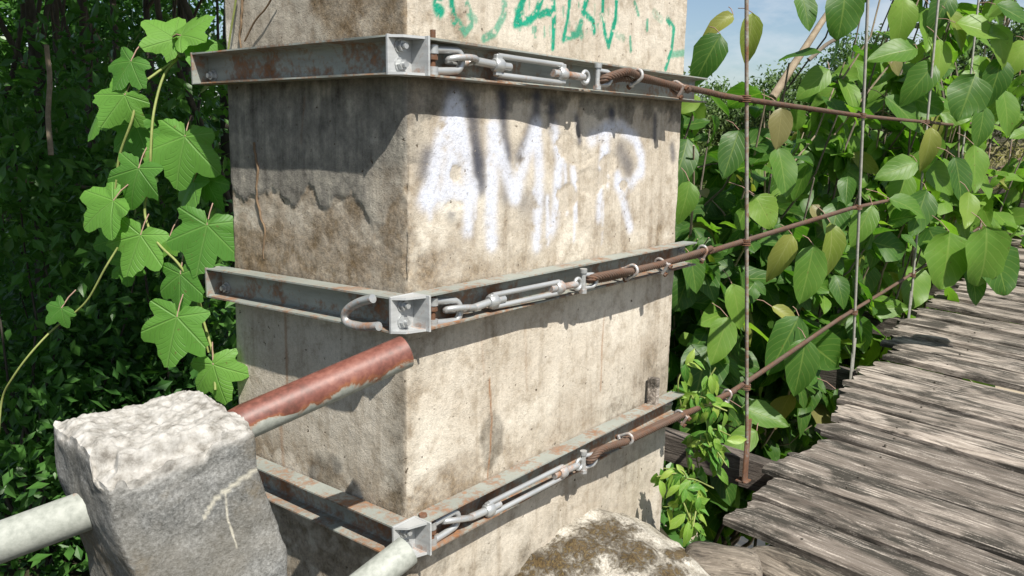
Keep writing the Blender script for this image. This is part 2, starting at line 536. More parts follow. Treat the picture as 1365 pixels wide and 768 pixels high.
class MB:
    """collects shapes in world coordinates, builds one mesh object"""

    def __init__(s):
        s.v, s.f, s.sm = [], [], []

    def add(s, vs, fs, smooth=False):
        b = len(s.v)
        s.v += [tuple(p) for p in vs]
        s.f += [tuple(i + b for i in f) for f in fs]
        s.sm += [smooth] * len(fs)

    def box(s, c, ax, h, bev=0.0):
        """c centre, ax three unit vectors, h half sizes; small bevel as chamfered box"""
        c = Vector(c)
        X, Y, Z = [Vector(a) for a in ax]
        if bev <= 0:
            vs = [c + X * (i * h[0]) + Y * (j * h[1]) + Z * (k * h[2]) for i in (-1, 1) for j in (-1, 1) for k in (-1, 1)]
            s.add(vs, [(0, 1, 3, 2), (4, 6, 7, 5), (0, 4, 5, 1), (2, 3, 7, 6), (0, 2, 6, 4), (1, 5, 7, 3)])
            return
        b = min(bev, min(h) * 0.9)
        bm = bmesh.new()
        bmesh.ops.create_cube(bm, size=2)
        for v in bm.verts:
            v.co = Vector((v.co.x * h[0], v.co.y * h[1], v.co.z * h[2]))
        bmesh.ops.bevel(bm, geom=list(bm.edges), offset=b, segments=1, affect='EDGES')
        bm.verts.ensure_lookup_table()
        for i, v in enumerate(bm.verts):
            v.index = i
        s.add([c + X * v.co.x + Y * v.co.y + Z * v.co.z for v in bm.verts],
              [[v.index for v in f.verts] for f in bm.faces])
        bm.free()

    def prism(s, poly, a, b):
        """poly: list of world offsets (Vectors) extruded from point a to b"""
        n = len(poly)
        vs = [Vector(a) + q for q in poly] + [Vector(b) + q for q in poly]
        fs = [(i, (i + 1) % n, n + (i + 1) % n, n + i) for i in range(n)]
        fs += [tuple(reversed(range(n))), tuple(range(n, 2 * n))]
        s.add(vs, fs)

    def tube(s, pts, r, n=10, cap=True, closed=False):
        pts = [Vector(p) for p in pts]
        m = len(pts)
        rs = r if isinstance(r, (list, tuple)) else [r] * m
        tang = []
        for i in range(m):
            if closed:
                t = pts[(i + 1) % m] - pts[i - 1]
            else:
                t = pts[min(i + 1, m - 1)] - pts[max(i - 1, 0)]
            tang.append(t.normalized() if t.length > 1e-9 else Vector((0, 0, 1)))
        up = Vector((0, 0, 1)) if abs(tang[0].z) < 0.9 else Vector((1, 0, 0))
        nrm = (up - tang[0] * up.dot(tang[0])).normalized()
        vs = []
        for i in range(m):
            if i:
                q = tang[i - 1].rotation_difference(tang[i])
                nrm = q @ nrm
                nrm = (nrm - tang[i] * nrm.dot(tang[i])).normalized()
            bn = tang[i].cross(nrm)
            for k in range(n):
                a = 2 * PI * k / n
                vs.append(pts[i] + (nrm * math.cos(a) + bn * math.sin(a)) * rs[i])
        fs = []
        for i in range(m if closed else m - 1):
            j = (i + 1) % m
            for k in range(n):
                k2 = (k + 1) % n
                fs.append((i * n + k, i * n + k2, j * n + k2, j * n + k))
        s.add(vs, fs, True)
        if cap and not closed:
            s.add([vs[k] for k in range(n)], [tuple(reversed(range(n)))])
            s.add([vs[(m - 1) * n + k] for k in range(n)], [tuple(range(n))])

    def cyl(s, a, b, r, n=14, r2=None):
        a, b = Vector(a), Vector(b)
        s.tube([a, b], [r, r if r2 is None else r2], n)

    def hexa(s, a, b, r):
        a, b = Vector(a), Vector(b)
        d = (b - a).normalized()
        u = d.orthogonal().normalized()
        w = d.cross(u)
        s.prism([(u * math.cos(k * PI / 3 + 0.3) + w * math.sin(k * PI / 3 + 0.3)) * r for k in range(6)], a, b)

    def build(s, name, mat, parent=None, rust=None):
        o0 = parent_world(parent)
        me = bpy.data.meshes.new(name)
        me.from_pydata([(x - o0.x, y - o0.y, z - o0.z) for x, y, z in s.v], [], s.f)
        me.polygons.foreach_set('use_smooth', s.sm)
        me.materials.append(mat)
        if rust is not None:
            at_ = me.attributes.new('rust', 'FLOAT_COLOR', 'POINT')
            arr = np.zeros((len(s.v), 4), np.float32)
            arr[:, 0] = rust(np.array(s.v)) if callable(rust) else rust
            at_.data.foreach_set('color', arr.ravel())
        o = bpy.data.objects.new(name, me)
        return attach(o, parent)


def parent_world(p):
    v = Vector((0, 0, 0))
    while p is not None:
        v = v + p.location
        p = p.parent
    return v


def np_mesh(name, V, F, mat, parent=None, smooth=True, attrs=None, uv=None):
    """V (n,3) world; F (m,k)"""
    o0 = parent_world(parent)
    V = np.asarray(V, np.float32) - np.array(o0, np.float32)
    F = np.asarray(F, np.int32)
    me = bpy.data.meshes.new(name)
    m, k = F.shape
    me.vertices.add(len(V))
    me.vertices.foreach_set('co', V.ravel())
    me.loops.add(m * k)
    me.loops.foreach_set('vertex_index', F.ravel())
    me.polygons.add(m)
    me.polygons.foreach_set('loop_start', np.arange(0, m * k, k, dtype=np.int32))
    me.polygons.foreach_set('use_smooth', np.full(m, smooth))
    me.update(calc_edges=True)
    for nm, arr in (attrs or {}).items():
        a = me.attributes.new(nm, 'FLOAT_COLOR', 'POINT')
        a.data.foreach_set('color', np.asarray(arr, np.float32).ravel())
    if uv is not None:
        l = me.uv_layers.new(name='UVMap')
        l.data.foreach_set('uv', np.asarray(uv, np.float32)[F.ravel()].ravel())
    if mat is not None:
        me.materials.append(mat)
    o = bpy.data.objects.new(name, me)
    return attach(o, parent)


def grid_faces(nr, nc, wrap=False):
    r = np.arange(nr - 1)[:, None]
    c = np.arange(nc if wrap else nc - 1)[None, :]
    c2 = (c + 1) % nc
    return np.stack([r * nc + c, r * nc + c2, (r + 1) * nc + c2, (r + 1) * nc + c], -1).reshape(-1, 4)


def smooth_path(pts, n=8):
    """Catmull-Rom through points"""
    P = [Vector(p) for p in pts]
    P = [P[0] * 2 - P[1]] + P + [P[-1] * 2 - P[-2]]
    out = []
    for i in range(1, len(P) - 2):
        for k in range(n):
            t = k / n
            out.append(0.5 * ((2 * P[i]) + (P[i + 1] - P[i - 1]) * t + (2 * P[i - 1] - 5 * P[i] + 4 * P[i + 1] - P[i + 2]) * t * t
                              + (3 * P[i] - P[i - 1] - 3 * P[i + 1] + P[i + 2]) * t ** 3))
    out.append(P[-2])
    return out


# ================================================================== SETTING
WATER_Z = -6.6


def bank(x, y):
    return x - (1.62 + 0.75 * np.maximum(0, y))


def ground_h(x, y):
    x = np.asarray(x, float)
    y = np.asarray(y, float)
    s = bank(x, y)
    P = np.stack([x, y, np.zeros_like(x)], -1)
    land = -0.35 + 0.35 * sstep(-0.05, -0.45, y) + 0.12 * fbm(P, 0.6, 3, 3) - 2.1 * sstep(1.1, 3.4, y) + 0.03 * np.maximum(0, y - 4) - 0.18
    land = np.where((y < -0.2), np.minimum(land, -0.03), land)
    slope = -(7.5 - 2.1 * sstep(1.1, 3.4, y)) * sstep(0.0, 5.6, s)
    far = 7.8 * sstep(30, 36, s) + 0.06 * np.maximum(0, s - 36) + 0.5 * fbm(P, 0.12, 3, 9) * sstep(30, 40, s)
    lim = np.minimum(0.06 * np.maximum(0, s - 36), 9)
    far = 7.8 * sstep(30, 36, s) + lim + 0.5 * fbm(P, 0.12, 3, 9) * sstep(30, 40, s)
    return land + slope + far + 0.10 * fbm(P, 2.0, 3, 5) * sstep(-0.2, 0.8, np.abs(s - 0.4) + s * 0)


def build_ground():
    t = np.linspace(-1, 1, 261)
    c = 420 * np.sign(t) * np.abs(t) ** 2.6
    X, Y = np.meshgrid(c, c)
    Z = ground_h(X, Y)
    o = np_mesh('ground', np.stack([X, Y, Z], -1).reshape(-1, 3), grid_faces(261, 261), M['soil'])
    tag(o, 'dark soil of the wooded river bank', 'ground', kind='structure')
    mb = MB()
    mb.add([(-420, -420, WATER_Z), (420, -420, WATER_Z), (420, 420, WATER_Z), (-420, 420, WATER_Z)], [(0, 1, 2, 3)])
    w = mb.build('river', M['water'])
    tag(w, 'muddy brown river water below the bridge', 'river', kind='structure')


build_ground()

# ================================================================== PILLAR
L, W = 1.5592, 0.8175
PF = 0.069                                   # how far the bands stand out
ZT, ZM, ZB = (1.7013, 1.7972), (1.0362, 1.1329), (0.3900, 0.4864)


def seg_dist(X, Z, pts):
    d = np.full(X.shape, 1e9)
    for (x0, z0), (x1, z1) in zip(pts[:-1], pts[1:]):
        dx, dz = x1 - x0, z1 - z0
        q = np.clip(((X - x0) * dx + (Z - z0) * dz) / max(dx * dx + dz * dz, 1e-9), 0, 1)
        d = np.minimum(d, np.hypot(X - x0 - q * dx, Z - z0 - q * dz))
    return d


def px_right(pts):
    return [(lambda p: (p.x, p.z))(onp(x, y, 1, 0.0)) for x, y in pts]


def px_left(pts):
    return [(lambda p: (p.y, p.z))(onp(x, y, 0, 0.0)) for x, y in pts]


def zA(pts, ox, oy, sc):
    return [(ox + x / sc, oy + y / sc) for x, y in pts]


def build_pillar():
    root = thing('bridge_pillar', 'square weathered concrete bridge pillar sprayed with white and green lettering', 'pillar', (L / 2, W / 2, -0.6))
    st = 0.006
    ys = np.linspace(W, 0, int(W / st) + 1)[:-1]
    xs = np.linspace(0, L, int(L / st) + 1)
    nl, nr = len(ys), len(xs)
    cxs = np.concatenate([np.zeros(nl), xs, [L]])
    cys = np.concatenate([ys, np.zeros(nr), [W]])
    zs = np.concatenate([np.arange(-0.6, 2.26, st), [2.6, 3.6, 4.6]])
    nz, nc = len(zs), len(cxs)
    X = np.tile(cxs, (nz, 1))
    Y = np.tile(cys, (nz, 1))
    Z = np.tile(zs[:, None], (1, nc))
    left = np.zeros((nz, nc), bool)
    left[:, :nl] = True
    right = np.zeros((nz, nc), bool)
    right[:, nl:nl + nr] = True
    P = np.stack([X, Y, Z], -1)
    nb = fbm(P, 2.5, 4, 1)
    nm = fbm(P, 14, 4, 2)
    nf = fbm(P, 60, 3, 4)
    # ---------------- masks
    white = np.zeros_like(X)
    dark = np.zeros_like(X)
    green = np.zeros_like(X)
    plas = np.zeros_like(X)
    brown = np.zeros_like(X)
    algae_shade = np.zeros_like(X)
    rust = np.zeros_like(X)
    bright = np.zeros_like(X)
    XR, ZR = X, Z
    o3 = (540, 100, 2.953)

    def spray(arr, pts, r, amt, o, soft=1.0):
        d = seg_dist(XR, ZR, px_right(zA(pts, *o))) * (1 + 0.25 * nm)
        a = amt * np.exp(-(d / (r * soft * 1.02)) ** 2)
        arr += np.where(right, a, 0)

    # white letters
    for pts, r, a in [
        ([(178, 120), (130, 260), (95, 420), (72, 490)], 0.024, 1.0),
        ([(190, 120), (185, 260), (165, 400)], 0.030, 0.95),
        ([(205, 150), (232, 300), (250, 450), (243, 610)], 0.020, 1.0),
        ([(75, 490), (160, 470), (255, 460)], 0.026, 0.9),
        ([(345, 215), (345, 400), (335, 560), (340, 660)], 0.024, 1.0),
        ([(352, 220), (385, 340), (430, 480)], 0.022, 0.85),
        ([(515, 215), (475, 320), (435, 470)], 0.024, 0.95),
        ([(520, 200), (530, 400), (522, 560), (518, 670)], 0.021, 0.95),
        ([(590, 220), (610, 330), (600, 430), (590, 560), (575, 610)], 0.021, 0.9),
        ([(660, 370), (665, 420)], 0.016, 0.7),
        ([(735, 250), (790, 220), (790, 300)], 0.026, 0.75),
        ([(780, 300), (768, 420), (762, 560)], 0.018, 0.7),
        ([(790, 215), (850, 205), (905, 250), (930, 320), (930, 380)], 0.022, 0.95),
        ([(930, 370), (890, 430), (835, 430)], 0.020, 0.75),
        ([(835, 400), (860, 500), (885, 600)], 0.020, 0.9),
    ]:
        spray(white, pts, r, a * 1.35, o3)
    # runs below the letters
    rr = random.Random(3)
    for k in range(14):
        x = rr.uniform(80, 900)
        y0 = rr.uniform(330, 500)
        spray(white, [(x, y0), (x + rr.uniform(-6, 6), y0 + rr.uniform(60, 190))], rr.uniform(0.004, 0.010), rr.uniform(0.35, 0.9), o3)
    for pts, r, a in [
        ([(185, 85), (180, 125)], 0.020, 1.0),
        ([(240, 105), (262, 180), (275, 300), (288, 430)], 0.018, 0.95),
        ([(290, 350), (300, 430)], 0.022, 0.5),
        ([(382, 85), (385, 180), (398, 320)], 0.013, 1.0),
        ([(400, 300), (395, 480)], 0.018, 0.4),
        ([(518, 85), (518, 150), (490, 240), (455, 320)], 0.014, 1.0),
        ([(575, 130), (580, 200)], 0.014, 0.7),
        ([(75, 320), (65, 380)], 0.020, 0.65),
        ([(812, 150), (818, 195)], 0.012, 1.0),
        ([(675, 170), (688, 260)], 0.009, 0.75),
        ([(985, 160), (982, 250)], 0.010, 0.7),
        ([(1052, 285), (1057, 325)], 0.012, 0.8),
        ([(850, 300), (880, 360)], 0.026, 0.55),
        ([(180, 350), (190, 390)], 0.016, 0.5),
        ([(180, 520), (175, 550)], 0.014, 0.4),
        ([(470, 500), (540, 500)], 0.030, 0.3),
    ]:
        spray(dark, pts, r * 1.5, a * 1.25, o3)
    white = np.clip(1 - np.exp(-1.6 * white * (1 + 0.9 * nm + 0.5 * nf)), 0, 1) ** 1.25 * sstep(-0.75, -0.2, nm + 0.6 * nf + 0.15)
    dark = np.clip(1 - np.exp(-1.7 * dark * (1 + 0.5 * nm)), 0, 1) ** 1.2 * (1 - 0.55 * white)
    # peeled areas in the lettering
    peel = np.zeros_like(X)
    for (cx_, cy_, rx, ry) in [(632, 285, 46, 60), (690, 320, 50, 40), (800, 345, 34, 48), (740, 420, 60, 50), (190, 385, 24, 34), (190, 515, 42, 26), (640, 480, 40, 60), (860, 430, 16, 22)]:
        (xa, za), = px_right(zA([(cx_, cy_)], *o3))
        (xb, zb), = px_right(zA([(cx_ + rx, cy_)], *o3))
        (xc, zc), = px_right(zA([(cx_, cy_ + ry)], *o3))
        q = np.hypot((X - xa) / abs(xb - xa), (Z - za) / abs(zc - za)) + 0.45 * nm + 0.2 * nf
        peel = np.maximum(peel, np.where(right, sstep(1.0, 0.85, q), 0))
    white *= 1 - 0.93 * peel
    dark *= 1 - 0.85 * peel
    # green lettering near the top
    og = (550, 0, 3.4125)
    gr = np.zeros_like(X)
    for pts, r, a in [
        ([(100, 20), (105, 40)], 0.022, 1.0), ([(160, -40), (165, 20), (180, 95)], 0.011, 1),
        ([(195, 95), (230, 148), (262, 115), (255, 60), (240, 20)], 0.010, 0.75), ([(320, 175), (372, 150), (415, 70), (418, -20)], 0.012, 0.7),
        ([(510, -30), (490, 40), (468, 110), (530, 95), (565, 60), (590, -30)], 0.014, 1), ([(575, 70), (610, 55), (640, 62)], 0.012, 1),
        ([(640, -40), (642, 100), (636, 215)], 0.012, 1), ([(718, -40), (705, 80), (686, 180)], 0.010, 1),
        ([(690, 170), (750, 155), (768, 100)], 0.012, 0.9), ([(800, -30), (775, 55), (820, 95), (826, 145)], 0.012, 1),
        ([(866, -30), (864, 60), (872, 140), (892, 212)], 0.010, 1), ([(928, -30), (922, 90), (892, 205)], 0.012, 1),
        ([(1010, 10), (1028, 70)], 0.008, 0.8), ([(1068, 95), (1068, 132)], 0.009, 0.8), ([(990, 172), (993, 228)], 0.008, 0.8),
        ([(1160, 90), (1188, 130), (1178, 225), (1152, 312)], 0.012, 0.95), ([(1175, 250), (1232, 242)], 0.014, 0.7),
        ([(760, 120), (770, 165)], 0.012, 0.8), ([(930, 160), (960, 175)], 0.012, 0.35), ([(1100, 60), (1130, 90)], 0.016, 0.3),
        ([(250, 60), (280, 90)], 0.012, 0.5),
        ([(505, -120), (600, -110), (650, -60)], 0.013, 1), ([(866, -120), (866, -40)], 0.012, 1), ([(720, -120), (715, -40)], 0.012, 1), ([(800, -110), (830, -60), (800, -20)], 0.012, 1),
    ]:
        d = seg_dist(X, Z, px_right(zA(pts, *og)))
        gr = np.maximum(gr, np.where(right, a * sstep(r * 1.25, r * 0.75, d + 0.004 * nm + 0.002 * nf), 0))
    rr = random.Random(5)
    for k in range(30):
        x = rr.uniform(460, 940)
        y0 = rr.uniform(0, 130)
        d = seg_dist(X, Z, px_right(zA([(x, y0), (x, y0 + rr.uniform(15, 60))], *og)))
        gr = np.maximum(gr, np.where(right, rr.uniform(0.3, 0.8) * sstep(0.006, 0.002, d + 0.002 * nf), 0))
    green = gr * sstep(-0.55, -0.25, nf + 0.5 * nm)
    # grey plaster skin on the left face, scalloped lower edge
    o7 = (290, 90, 2.4775)
    bd = px_left(zA([(20, 360), (40, 395), (75, 437), (110, 420), (170, 405), (215, 440), (245, 460), (268, 430), (287, 385), (306, 395), (325, 460), (340, 472),
                     (362, 455), (430, 418), (465, 455), (482, 490), (492, 530), (535, 520), (556, 470), (590, 420), (612, 380)], *o7))
    by = np.array([b[0] for b in bd][::-1])
    bz = np.array([b[1] for b in bd][::-1])
    zb_ = np.interp(Y, by, bz)
    pl = sstep(-0.005, 0.005, Z - zb_ + 0.022 * nm + 0.012 * nf) * (Z < ZT[1])
    pl = pl * (1 - 0.55 * sstep(0.20, 0.08, Y + 0.05 * nm) * sstep(1.52, 1.42, Z + 0.04 * nm))
    plas = np.where(left, pl, plas)
    # thin skin left on the right face under the top band and along the corner
    q = sstep(0.0, 0.02, (Z - 1.615) + 0.10 * nm + 0.05 * nb) * (Z < ZT[1])
    plas = np.where(right, 0.72 * q, plas)
    edge_r = np.where(right, sstep(0.10, 0.0, X + 0.05 * nm), 0)
    plas = np.maximum(plas, 0.75 * edge_r * (Z > 1.47 + 0.08 * nb) * (Z < ZT[1]))
    # above the top band, left face: grey with pale and brown patches
    up = left & (Z > ZT[1] - 0.02)
    plas = np.where(up, 0.35 + 0.3 * nb, plas)
    bright = np.where(up, sstep(0.05, 0.35, fbm(P, 6, 4, 33)) * sstep(1.98, 1.85, Z), bright)
    brown = np.where(up, 1.3 * sstep(0.50, 0.25, Y + 0.25 * nm + 0.1 * nb), brown)
    # brown grime: left face between the plaster edge and the middle band
    lowl = left & (Z > ZM[0]) & (Z < ZT[1])
    g = (1 - plas) * (1.0 + 0.9 * nb + 0.9 * nm) + 0.9 * sstep(1.30, 1.12, Z + 0.05 * nm)
    brown = np.where(lowl, np.clip(g, 0, 1) * (1 - plas), brown)
    pale = lowl & (np.abs(Y - 0.24) < 0.20)
    bright = np.where(lowl, 0.9 * sstep(0.22, 0.45, fbm(P, 7, 4, 35)) * (1 - plas), bright)
    # left face below the middle band
    l2 = left & (Z <= ZM[0])
    brown = np.where(l2, 0.85 * sstep(0.66, 0.50, Z + 0.06 * nm) * sstep(-0.1, 0.3, nm + 0.25) + 0.45 * sstep(0.10, 0.0, Y + 0.06 * nm), brown)
    algae_shade = np.where(l2, 0.55 * sstep(0.11, 0.03, Y + 0.03 * nm) * sstep(0.95, 0.80, Z) + 0.45 * sstep(0.52, 0.40, Z), algae_shade)  # dark stain at the corner; lower down, shade put into the colour
    (ya, za), = px_left([(432, 622)])
    sm = sstep(1.0, 0.6, np.hypot((Y - ya) / 0.085, (Z - za) / 0.085) + 0.5 * nm)
    plas = np.where(l2, np.maximum(plas, 0.8 * sm), plas)
    # right face grime above each band and by the corner
    for zt_, hgt, am in ((ZM[1], 0.20, 1.0), (ZB[1], 0.20, 0.9), (ZT[1], 0.05, 0.5)):
        f = sstep(hgt, hgt * 0.1, (Z - zt_) + 0.16 * nm + 0.14 * nb) * (Z > zt_ - 0.01)
        cor = 0.35 + 0.65 * sstep(0.75, 0.05, X)
        brown = np.where(right, np.maximum(brown, am * f * cor), brown)
    algae_shade = np.where(right & (Z < ZT[0] + .02) & (Z > ZM[1]), np.maximum(algae_shade, 0.75 * sstep(1.60, 1.69, Z + 0.09 * nm + 0.05 * nb)), algae_shade)
    algae_shade = np.where(right & (Z < ZM[0]) & (Z > ZB[1]), np.maximum(algae_shade, 0.5 * sstep(0.85, 0.98, Z + 0.05 * nm) * sstep(0.35, 0.0, X)), algae_shade)
    f = sstep(0.28, 0.0, Z - ZB[1] + 0.10 * nm) * sstep(0.75, 1.2, X + 0.2 * nb) * (Z > ZB[0])
    algae_shade = np.where(right, np.maximum(algae_shade, 0.6 * f), algae_shade)
    algae_shade = np.where(right & (Z < ZB[0]), np.clip(0.35 + 0.5 * nb + 0.4 * nm, 0, 1), algae_shade)
    vs_ = fbm(np.stack([X * 14, Y * 14, Z * 1.2], -1), 1.0, 4, 57)
    brown = np.where(right, np.clip(brown + 0.55 * sstep(0.15, 0.5, vs_) * sstep(0.55, 0.0, np.minimum(np.abs(Z - ZM[1]), np.abs(Z - ZB[1]))), 0, 1), brown)
    brown = np.where(right, np.clip(brown + 0.5 * sstep(0.08, 0.0, X + 0.05 * nm) * (0.5 + nb), 0, 1), brown)
    # arched damp patch and rust runs
    (xa, za), = px_right([(655, 582)])
    ar = sstep(1.0, 0.75, np.hypot((X - xa) / 0.062, np.where(Z > za, (Z - za) / 0.10, (Z - za) / 0.16)) + 0.35 * nm)
    algae_shade = np.where(right, np.maximum(algae_shade, 0.62 * ar), algae_shade)
    plas = np.where(right, np.maximum(plas, 0.35 * ar), plas)
    for pts, r, a in [([(652, 505), (655, 560), (653, 600), (648, 650)], 0.0035, 0.9), ([(806, 415), (803, 460), (801, 520)], 0.004, 0.55),
                      ([(640, 440), (645, 500)], 0.005, 0.2), ([(700, 430), (702, 520)], 0.006, 0.15)]:
        d = seg_dist(X, Z, px_right(pts)) + 0.002 * nm
        rust = np.maximum(rust, np.where(right, a * np.exp(-(d / r) ** 2), 0))
    for pts, r, a in [([(376, 400), (380, 480), (383, 560)], 0.006, 0.6), ([(373, 560), (377, 620)], 0.008, 0.5), ([(400, 130), (396, 190)], 0.004, 0.2)]:
        d = seg_dist(Y, Z, px_left(pts)) + 0.002 * nm
        rust = np.maximum(rust, np.where(left, a * np.exp(-(d / r) ** 2), 0))
    bright = np.where(right & (Z > ZM[1]) & (Z < ZT[0]), np.maximum(bright, 0.7 * sstep(0.2, 0.5, fbm(P, 5, 4, 41)) * sstep(1.5, 1.35, Z)), bright)
    bright = np.where(right & (Z < ZM[0]) & (Z > ZB[1]), 0.55 * sstep(-0.1, 0.4, fbm(P, 3, 4, 43)), bright)
    # ---------------- relief
    disp = 0.0022 * nb + 0.0018 * nm + 0.0006 * nf + 0.0032 * plas * np.where(left, 1, 0.4) - 0.0022 * peel
    rough_low = np.where(left & (Z < zb_) & (Z > ZM[0]), 1, 0)
    disp += rough_low * (0.0018 * fbm(P, 35, 3, 51) - 0.0015)
    disp = np.clip(disp, -0.008, 0.0055)
    off = 0.020 * np.clip((Z - 0.45) / 1.25, 0, 1.0)
    # distance from the shared corner along each face, broken arris
    s = np.where(left, Y, X)
    chip = np.clip(0.011 + 0.014 * fbm(np.stack([Z * 0, Z * 0, Z], -1), 9, 4, 61) + 0.006 * nm, 0.003, 0.04)
    cut = np.where(left | right, np.maximum(0, chip - s) * 0.6, 0)
    cut = np.where(right & (X > L - 0.05), np.maximum(cut, np.maximum(0, 0.6 * chip - (L - X)) * 0.7), cut)
    NX = np.where(left, -1.0, 0.0)
    NY = np.where(right, -1.0, 0.0)
    corner = nl
    NX[:, corner] = -0.7
    NY[:, corner] = -0.7
    X2 = X + off * np.clip(1 - X / 0.4, 0, 1) + NX * (disp - cut)
    Y2 = Y + NY * (disp - cut)
    V = np.stack([X2, Y2, Z], -1).reshape(-1, 3)
    F = grid_faces(nz, nc, True)
    paint = np.stack([white, dark, green, np.clip(plas, 0, 1)], -1).reshape(-1, 4)
    stain_shade = np.stack([np.clip(brown, 0, 1), np.clip(algae_shade, 0, 1), np.clip(rust, 0, 1), np.clip(bright, 0, 1)], -1).reshape(-1, 4)
    np_mesh('shaft', V, F, M['concrete'], root, True, {'paint': paint, 'stain_shade': stain_shade})
    top = MB()
    top.box((L / 2, W / 2, 4.63), ((1, 0, 0), (0, 1, 0), (0, 0, 1)), (L / 2 + .03, W / 2 + .03, 0.05), 0.01)
    o = top.build('cap', M['concrete'], root)


build_pillar()

# ================================================================== STEEL BANDS
EX = Vector((1, 0, 0))
EY = Vector((0, 1, 0))
EZ = Vector((0, 0, 1))


def bolt(mb, p, d, r=0.014, washer=True):
    """hex bolt on a plate at p, pointing along d"""
    p, d = Vector(p), Vector(d)
    if washer:
        mb.cyl(p, p + d * 0.003, r * 1.35, 16)
    mb.hexa(p + d * 0.003, p + d * 0.014, r)
    mb.cyl(p + d * 0.014, p + d * 0.024, r * 0.55, 10)


def band(zz, xr, yl, label, dzl=0.0, dzr=0.0, wear=0.0):
    z0, z1 = zz
    root = thing('steel_band', label, 'steel band', (0, 0, z0), 'steel bands clamped round the pillar')
    e, gx = -0.008, 0.012
    wb, wf = 0.007, 0.0135                 # back and front of the web

    def sect(n, sc=1.0):
        q = [(wb, z0), (PF, z0), (PF, z0 + 0.0050), (wf + 0.004, z0 + 0.0082), (wf, z0 + 0.012), (wf, z1 - 0.012), (wf + 0.004, z1 - 0.0082), (PF, z1 - 0.0050), (PF, z1), (wb, z1)]
        return [n * a + EZ * z for a, z in q]

    def channel(name, n, a, b, dza, dzb, ns=40):
        mb = MB()
        sec = sect(n)
        k = len(sec)
        vs, fs = [], []
        for i in range(ns + 1):
            t = i / ns
            base = Vector(a).lerp(Vector(b), t) + EZ * (dza + (dzb - dza) * t)
            for j, q in enumerate(sec):
                w = 0.0012 * mnoise.noise(Vector((t * 6 + j, z0 * 9, n.x * 5))) if j in (1, 2, 7, 8) else 0
                vs.append(base + q + EZ * w + n * w)
        for i in range(ns):
            for j in range(k):
                j2 = (j + 1) % k
                fs.append((i * k + j, i * k + j2, (i + 1) * k + j2, (i + 1) * k + j))
        fs.append(tuple(reversed(range(k))))
        fs.append(tuple(ns * k + j for j in range(k)))
        mb.add(vs, fs)
        zc = z0 + 0.02
        return mb.build(name, M['channel'], root, rust=lambda V: wear + 0.35 * (V[:, 2] < zc) + 0.15 * (V[:, 2] > z1 - 0.02) + 0.25 * fbm(V, 3, 3, 12))

    channel('channel', -EX, (0, e - 0.006, 0), (0, yl, 0), 0, dzl)
    channel('channel', -EY, (gx + 0.006, 0, 0), (xr, 0, 0), 0, dzr)
    ep = MB()                               # end plate of the left channel
    ep.box((-(PF - gx) / 2 - 0.001, e - 0.010, (z0 + z1) / 2), (EX, EY, EZ), ((PF + gx) / 2 + 0.001, 0.004, (z1 - z0) / 2 + 0.0015), 0.001)
    ep.build('end_plate', M['plate'], root, rust=0.1)
    gp = MB()
    gp.box((gx + 0.003, (-PF + e) / 2 - 0.009, (z0 + z1) / 2), (EX, EY, EZ), (0.0032, (PF + e) / 2 + 0.008 - 0.004, (z1 - z0) / 2 + 0.0012), 0.001)
    gp.build('gusset', M['plate'], root, rust=0.1)
    for zc in (z0 + 0.003, z1 - 0.003):     # chamfered corner flanges
        cp = MB()
        y0 = e - 0.0145
        tri = [Vector((-PF, y0, 0)), Vector((-PF + 0.022, y0 - 0.030, 0)), Vector((gx - 0.001, -PF - 0.001, 0)), Vector((gx - 0.001, y0, 0))]
        cp.prism(tri, (0, 0, zc - 0.0032), (0, 0, zc + 0.0032))
        cp.build('corner_flange', M['plate'], root, rust=0.2)
    for k in (0.27, 0.74):
        b = MB()
        bolt(b, (-0.030, e - 0.0142, z0 + (z1 - z0) * k), -EY)
        b.build('bolt', M['galv'], root)
    # far end of the left channel
    b = MB()
    b.box((-(PF + wb) / 2, yl + 0.004, (z0 + z1) / 2 + dzl), (EX, EY, EZ), ((PF - wb) / 2 + 0.001, 0.004, (z1 - z0) / 2 + 0.001), 0.001)
    b.build('end_plate', M['channel'], root, rust=0.4)
    b = MB()
    bolt(b, (-wf, yl - 0.03, z0 + 0.028 + dzl), -EX)
    b.build('bolt', M['galv'], root)
    b = MB()
    bolt(b, (xr - 0.045, -wf, z0 + 0.055 + dzr), -EY)
    b.build('bolt', M['galv'], root)
    return root


bt = band(ZT, 1.632, 0.872, 'grey steel channel band clamped round the pillar below the green lettering')
bm_ = band(ZM, 1.618, 0.855, 'grey steel channel band between white lettering and brown pipe, with open hook', -0.018)
bb = band(ZB, 1.575, 0.850, 'rust-streaked steel channel band round the foot of the pillar above the mossy footing', wear=0.08)
# threaded stud over the top band
mb = MB()
p = onp(577, 43, 1, -0.03)
mb.cyl((p.x, -0.03, ZT[1] - 0.002), (p.x, -0.03, ZT[1] + 0.026), 0.0075, 12)
mb.build('stud', M['rusty'], bt)
p = onp(575, 690, 1, -0.03)
mb = MB()
mb.hexa((0.03, -0.035, ZB[1] - 0.001), (0.03, -0.035, ZB[1] + 0.008), 0.013)
mb.build('bolt', M['rusty'], bb)
# open U hook on the middle band
pts = smooth_path([onp(x, y, 0, -0.082) for x, y in [(497, 398), (482, 402), (468, 409), (460, 419), (463, 430), (475, 435), (490, 436), (505, 435)]], 6)
mb = MB()
mb.tube(pts, 0.0125, 12)
mb.build('hook', M['galv'], bm_, rust=0.45)


# ================================================================== HARDWARE
def ring(mb, c, u, v, ru, rv, r, n=28):
    c, u, v = Vector(c), Vector(u), Vector(v)
    mb.tube([c + u * ru * math.cos(2 * PI * k / n) + v * rv * math.sin(2 * PI * k / n) for k in range(n)], r, 10, closed=True)


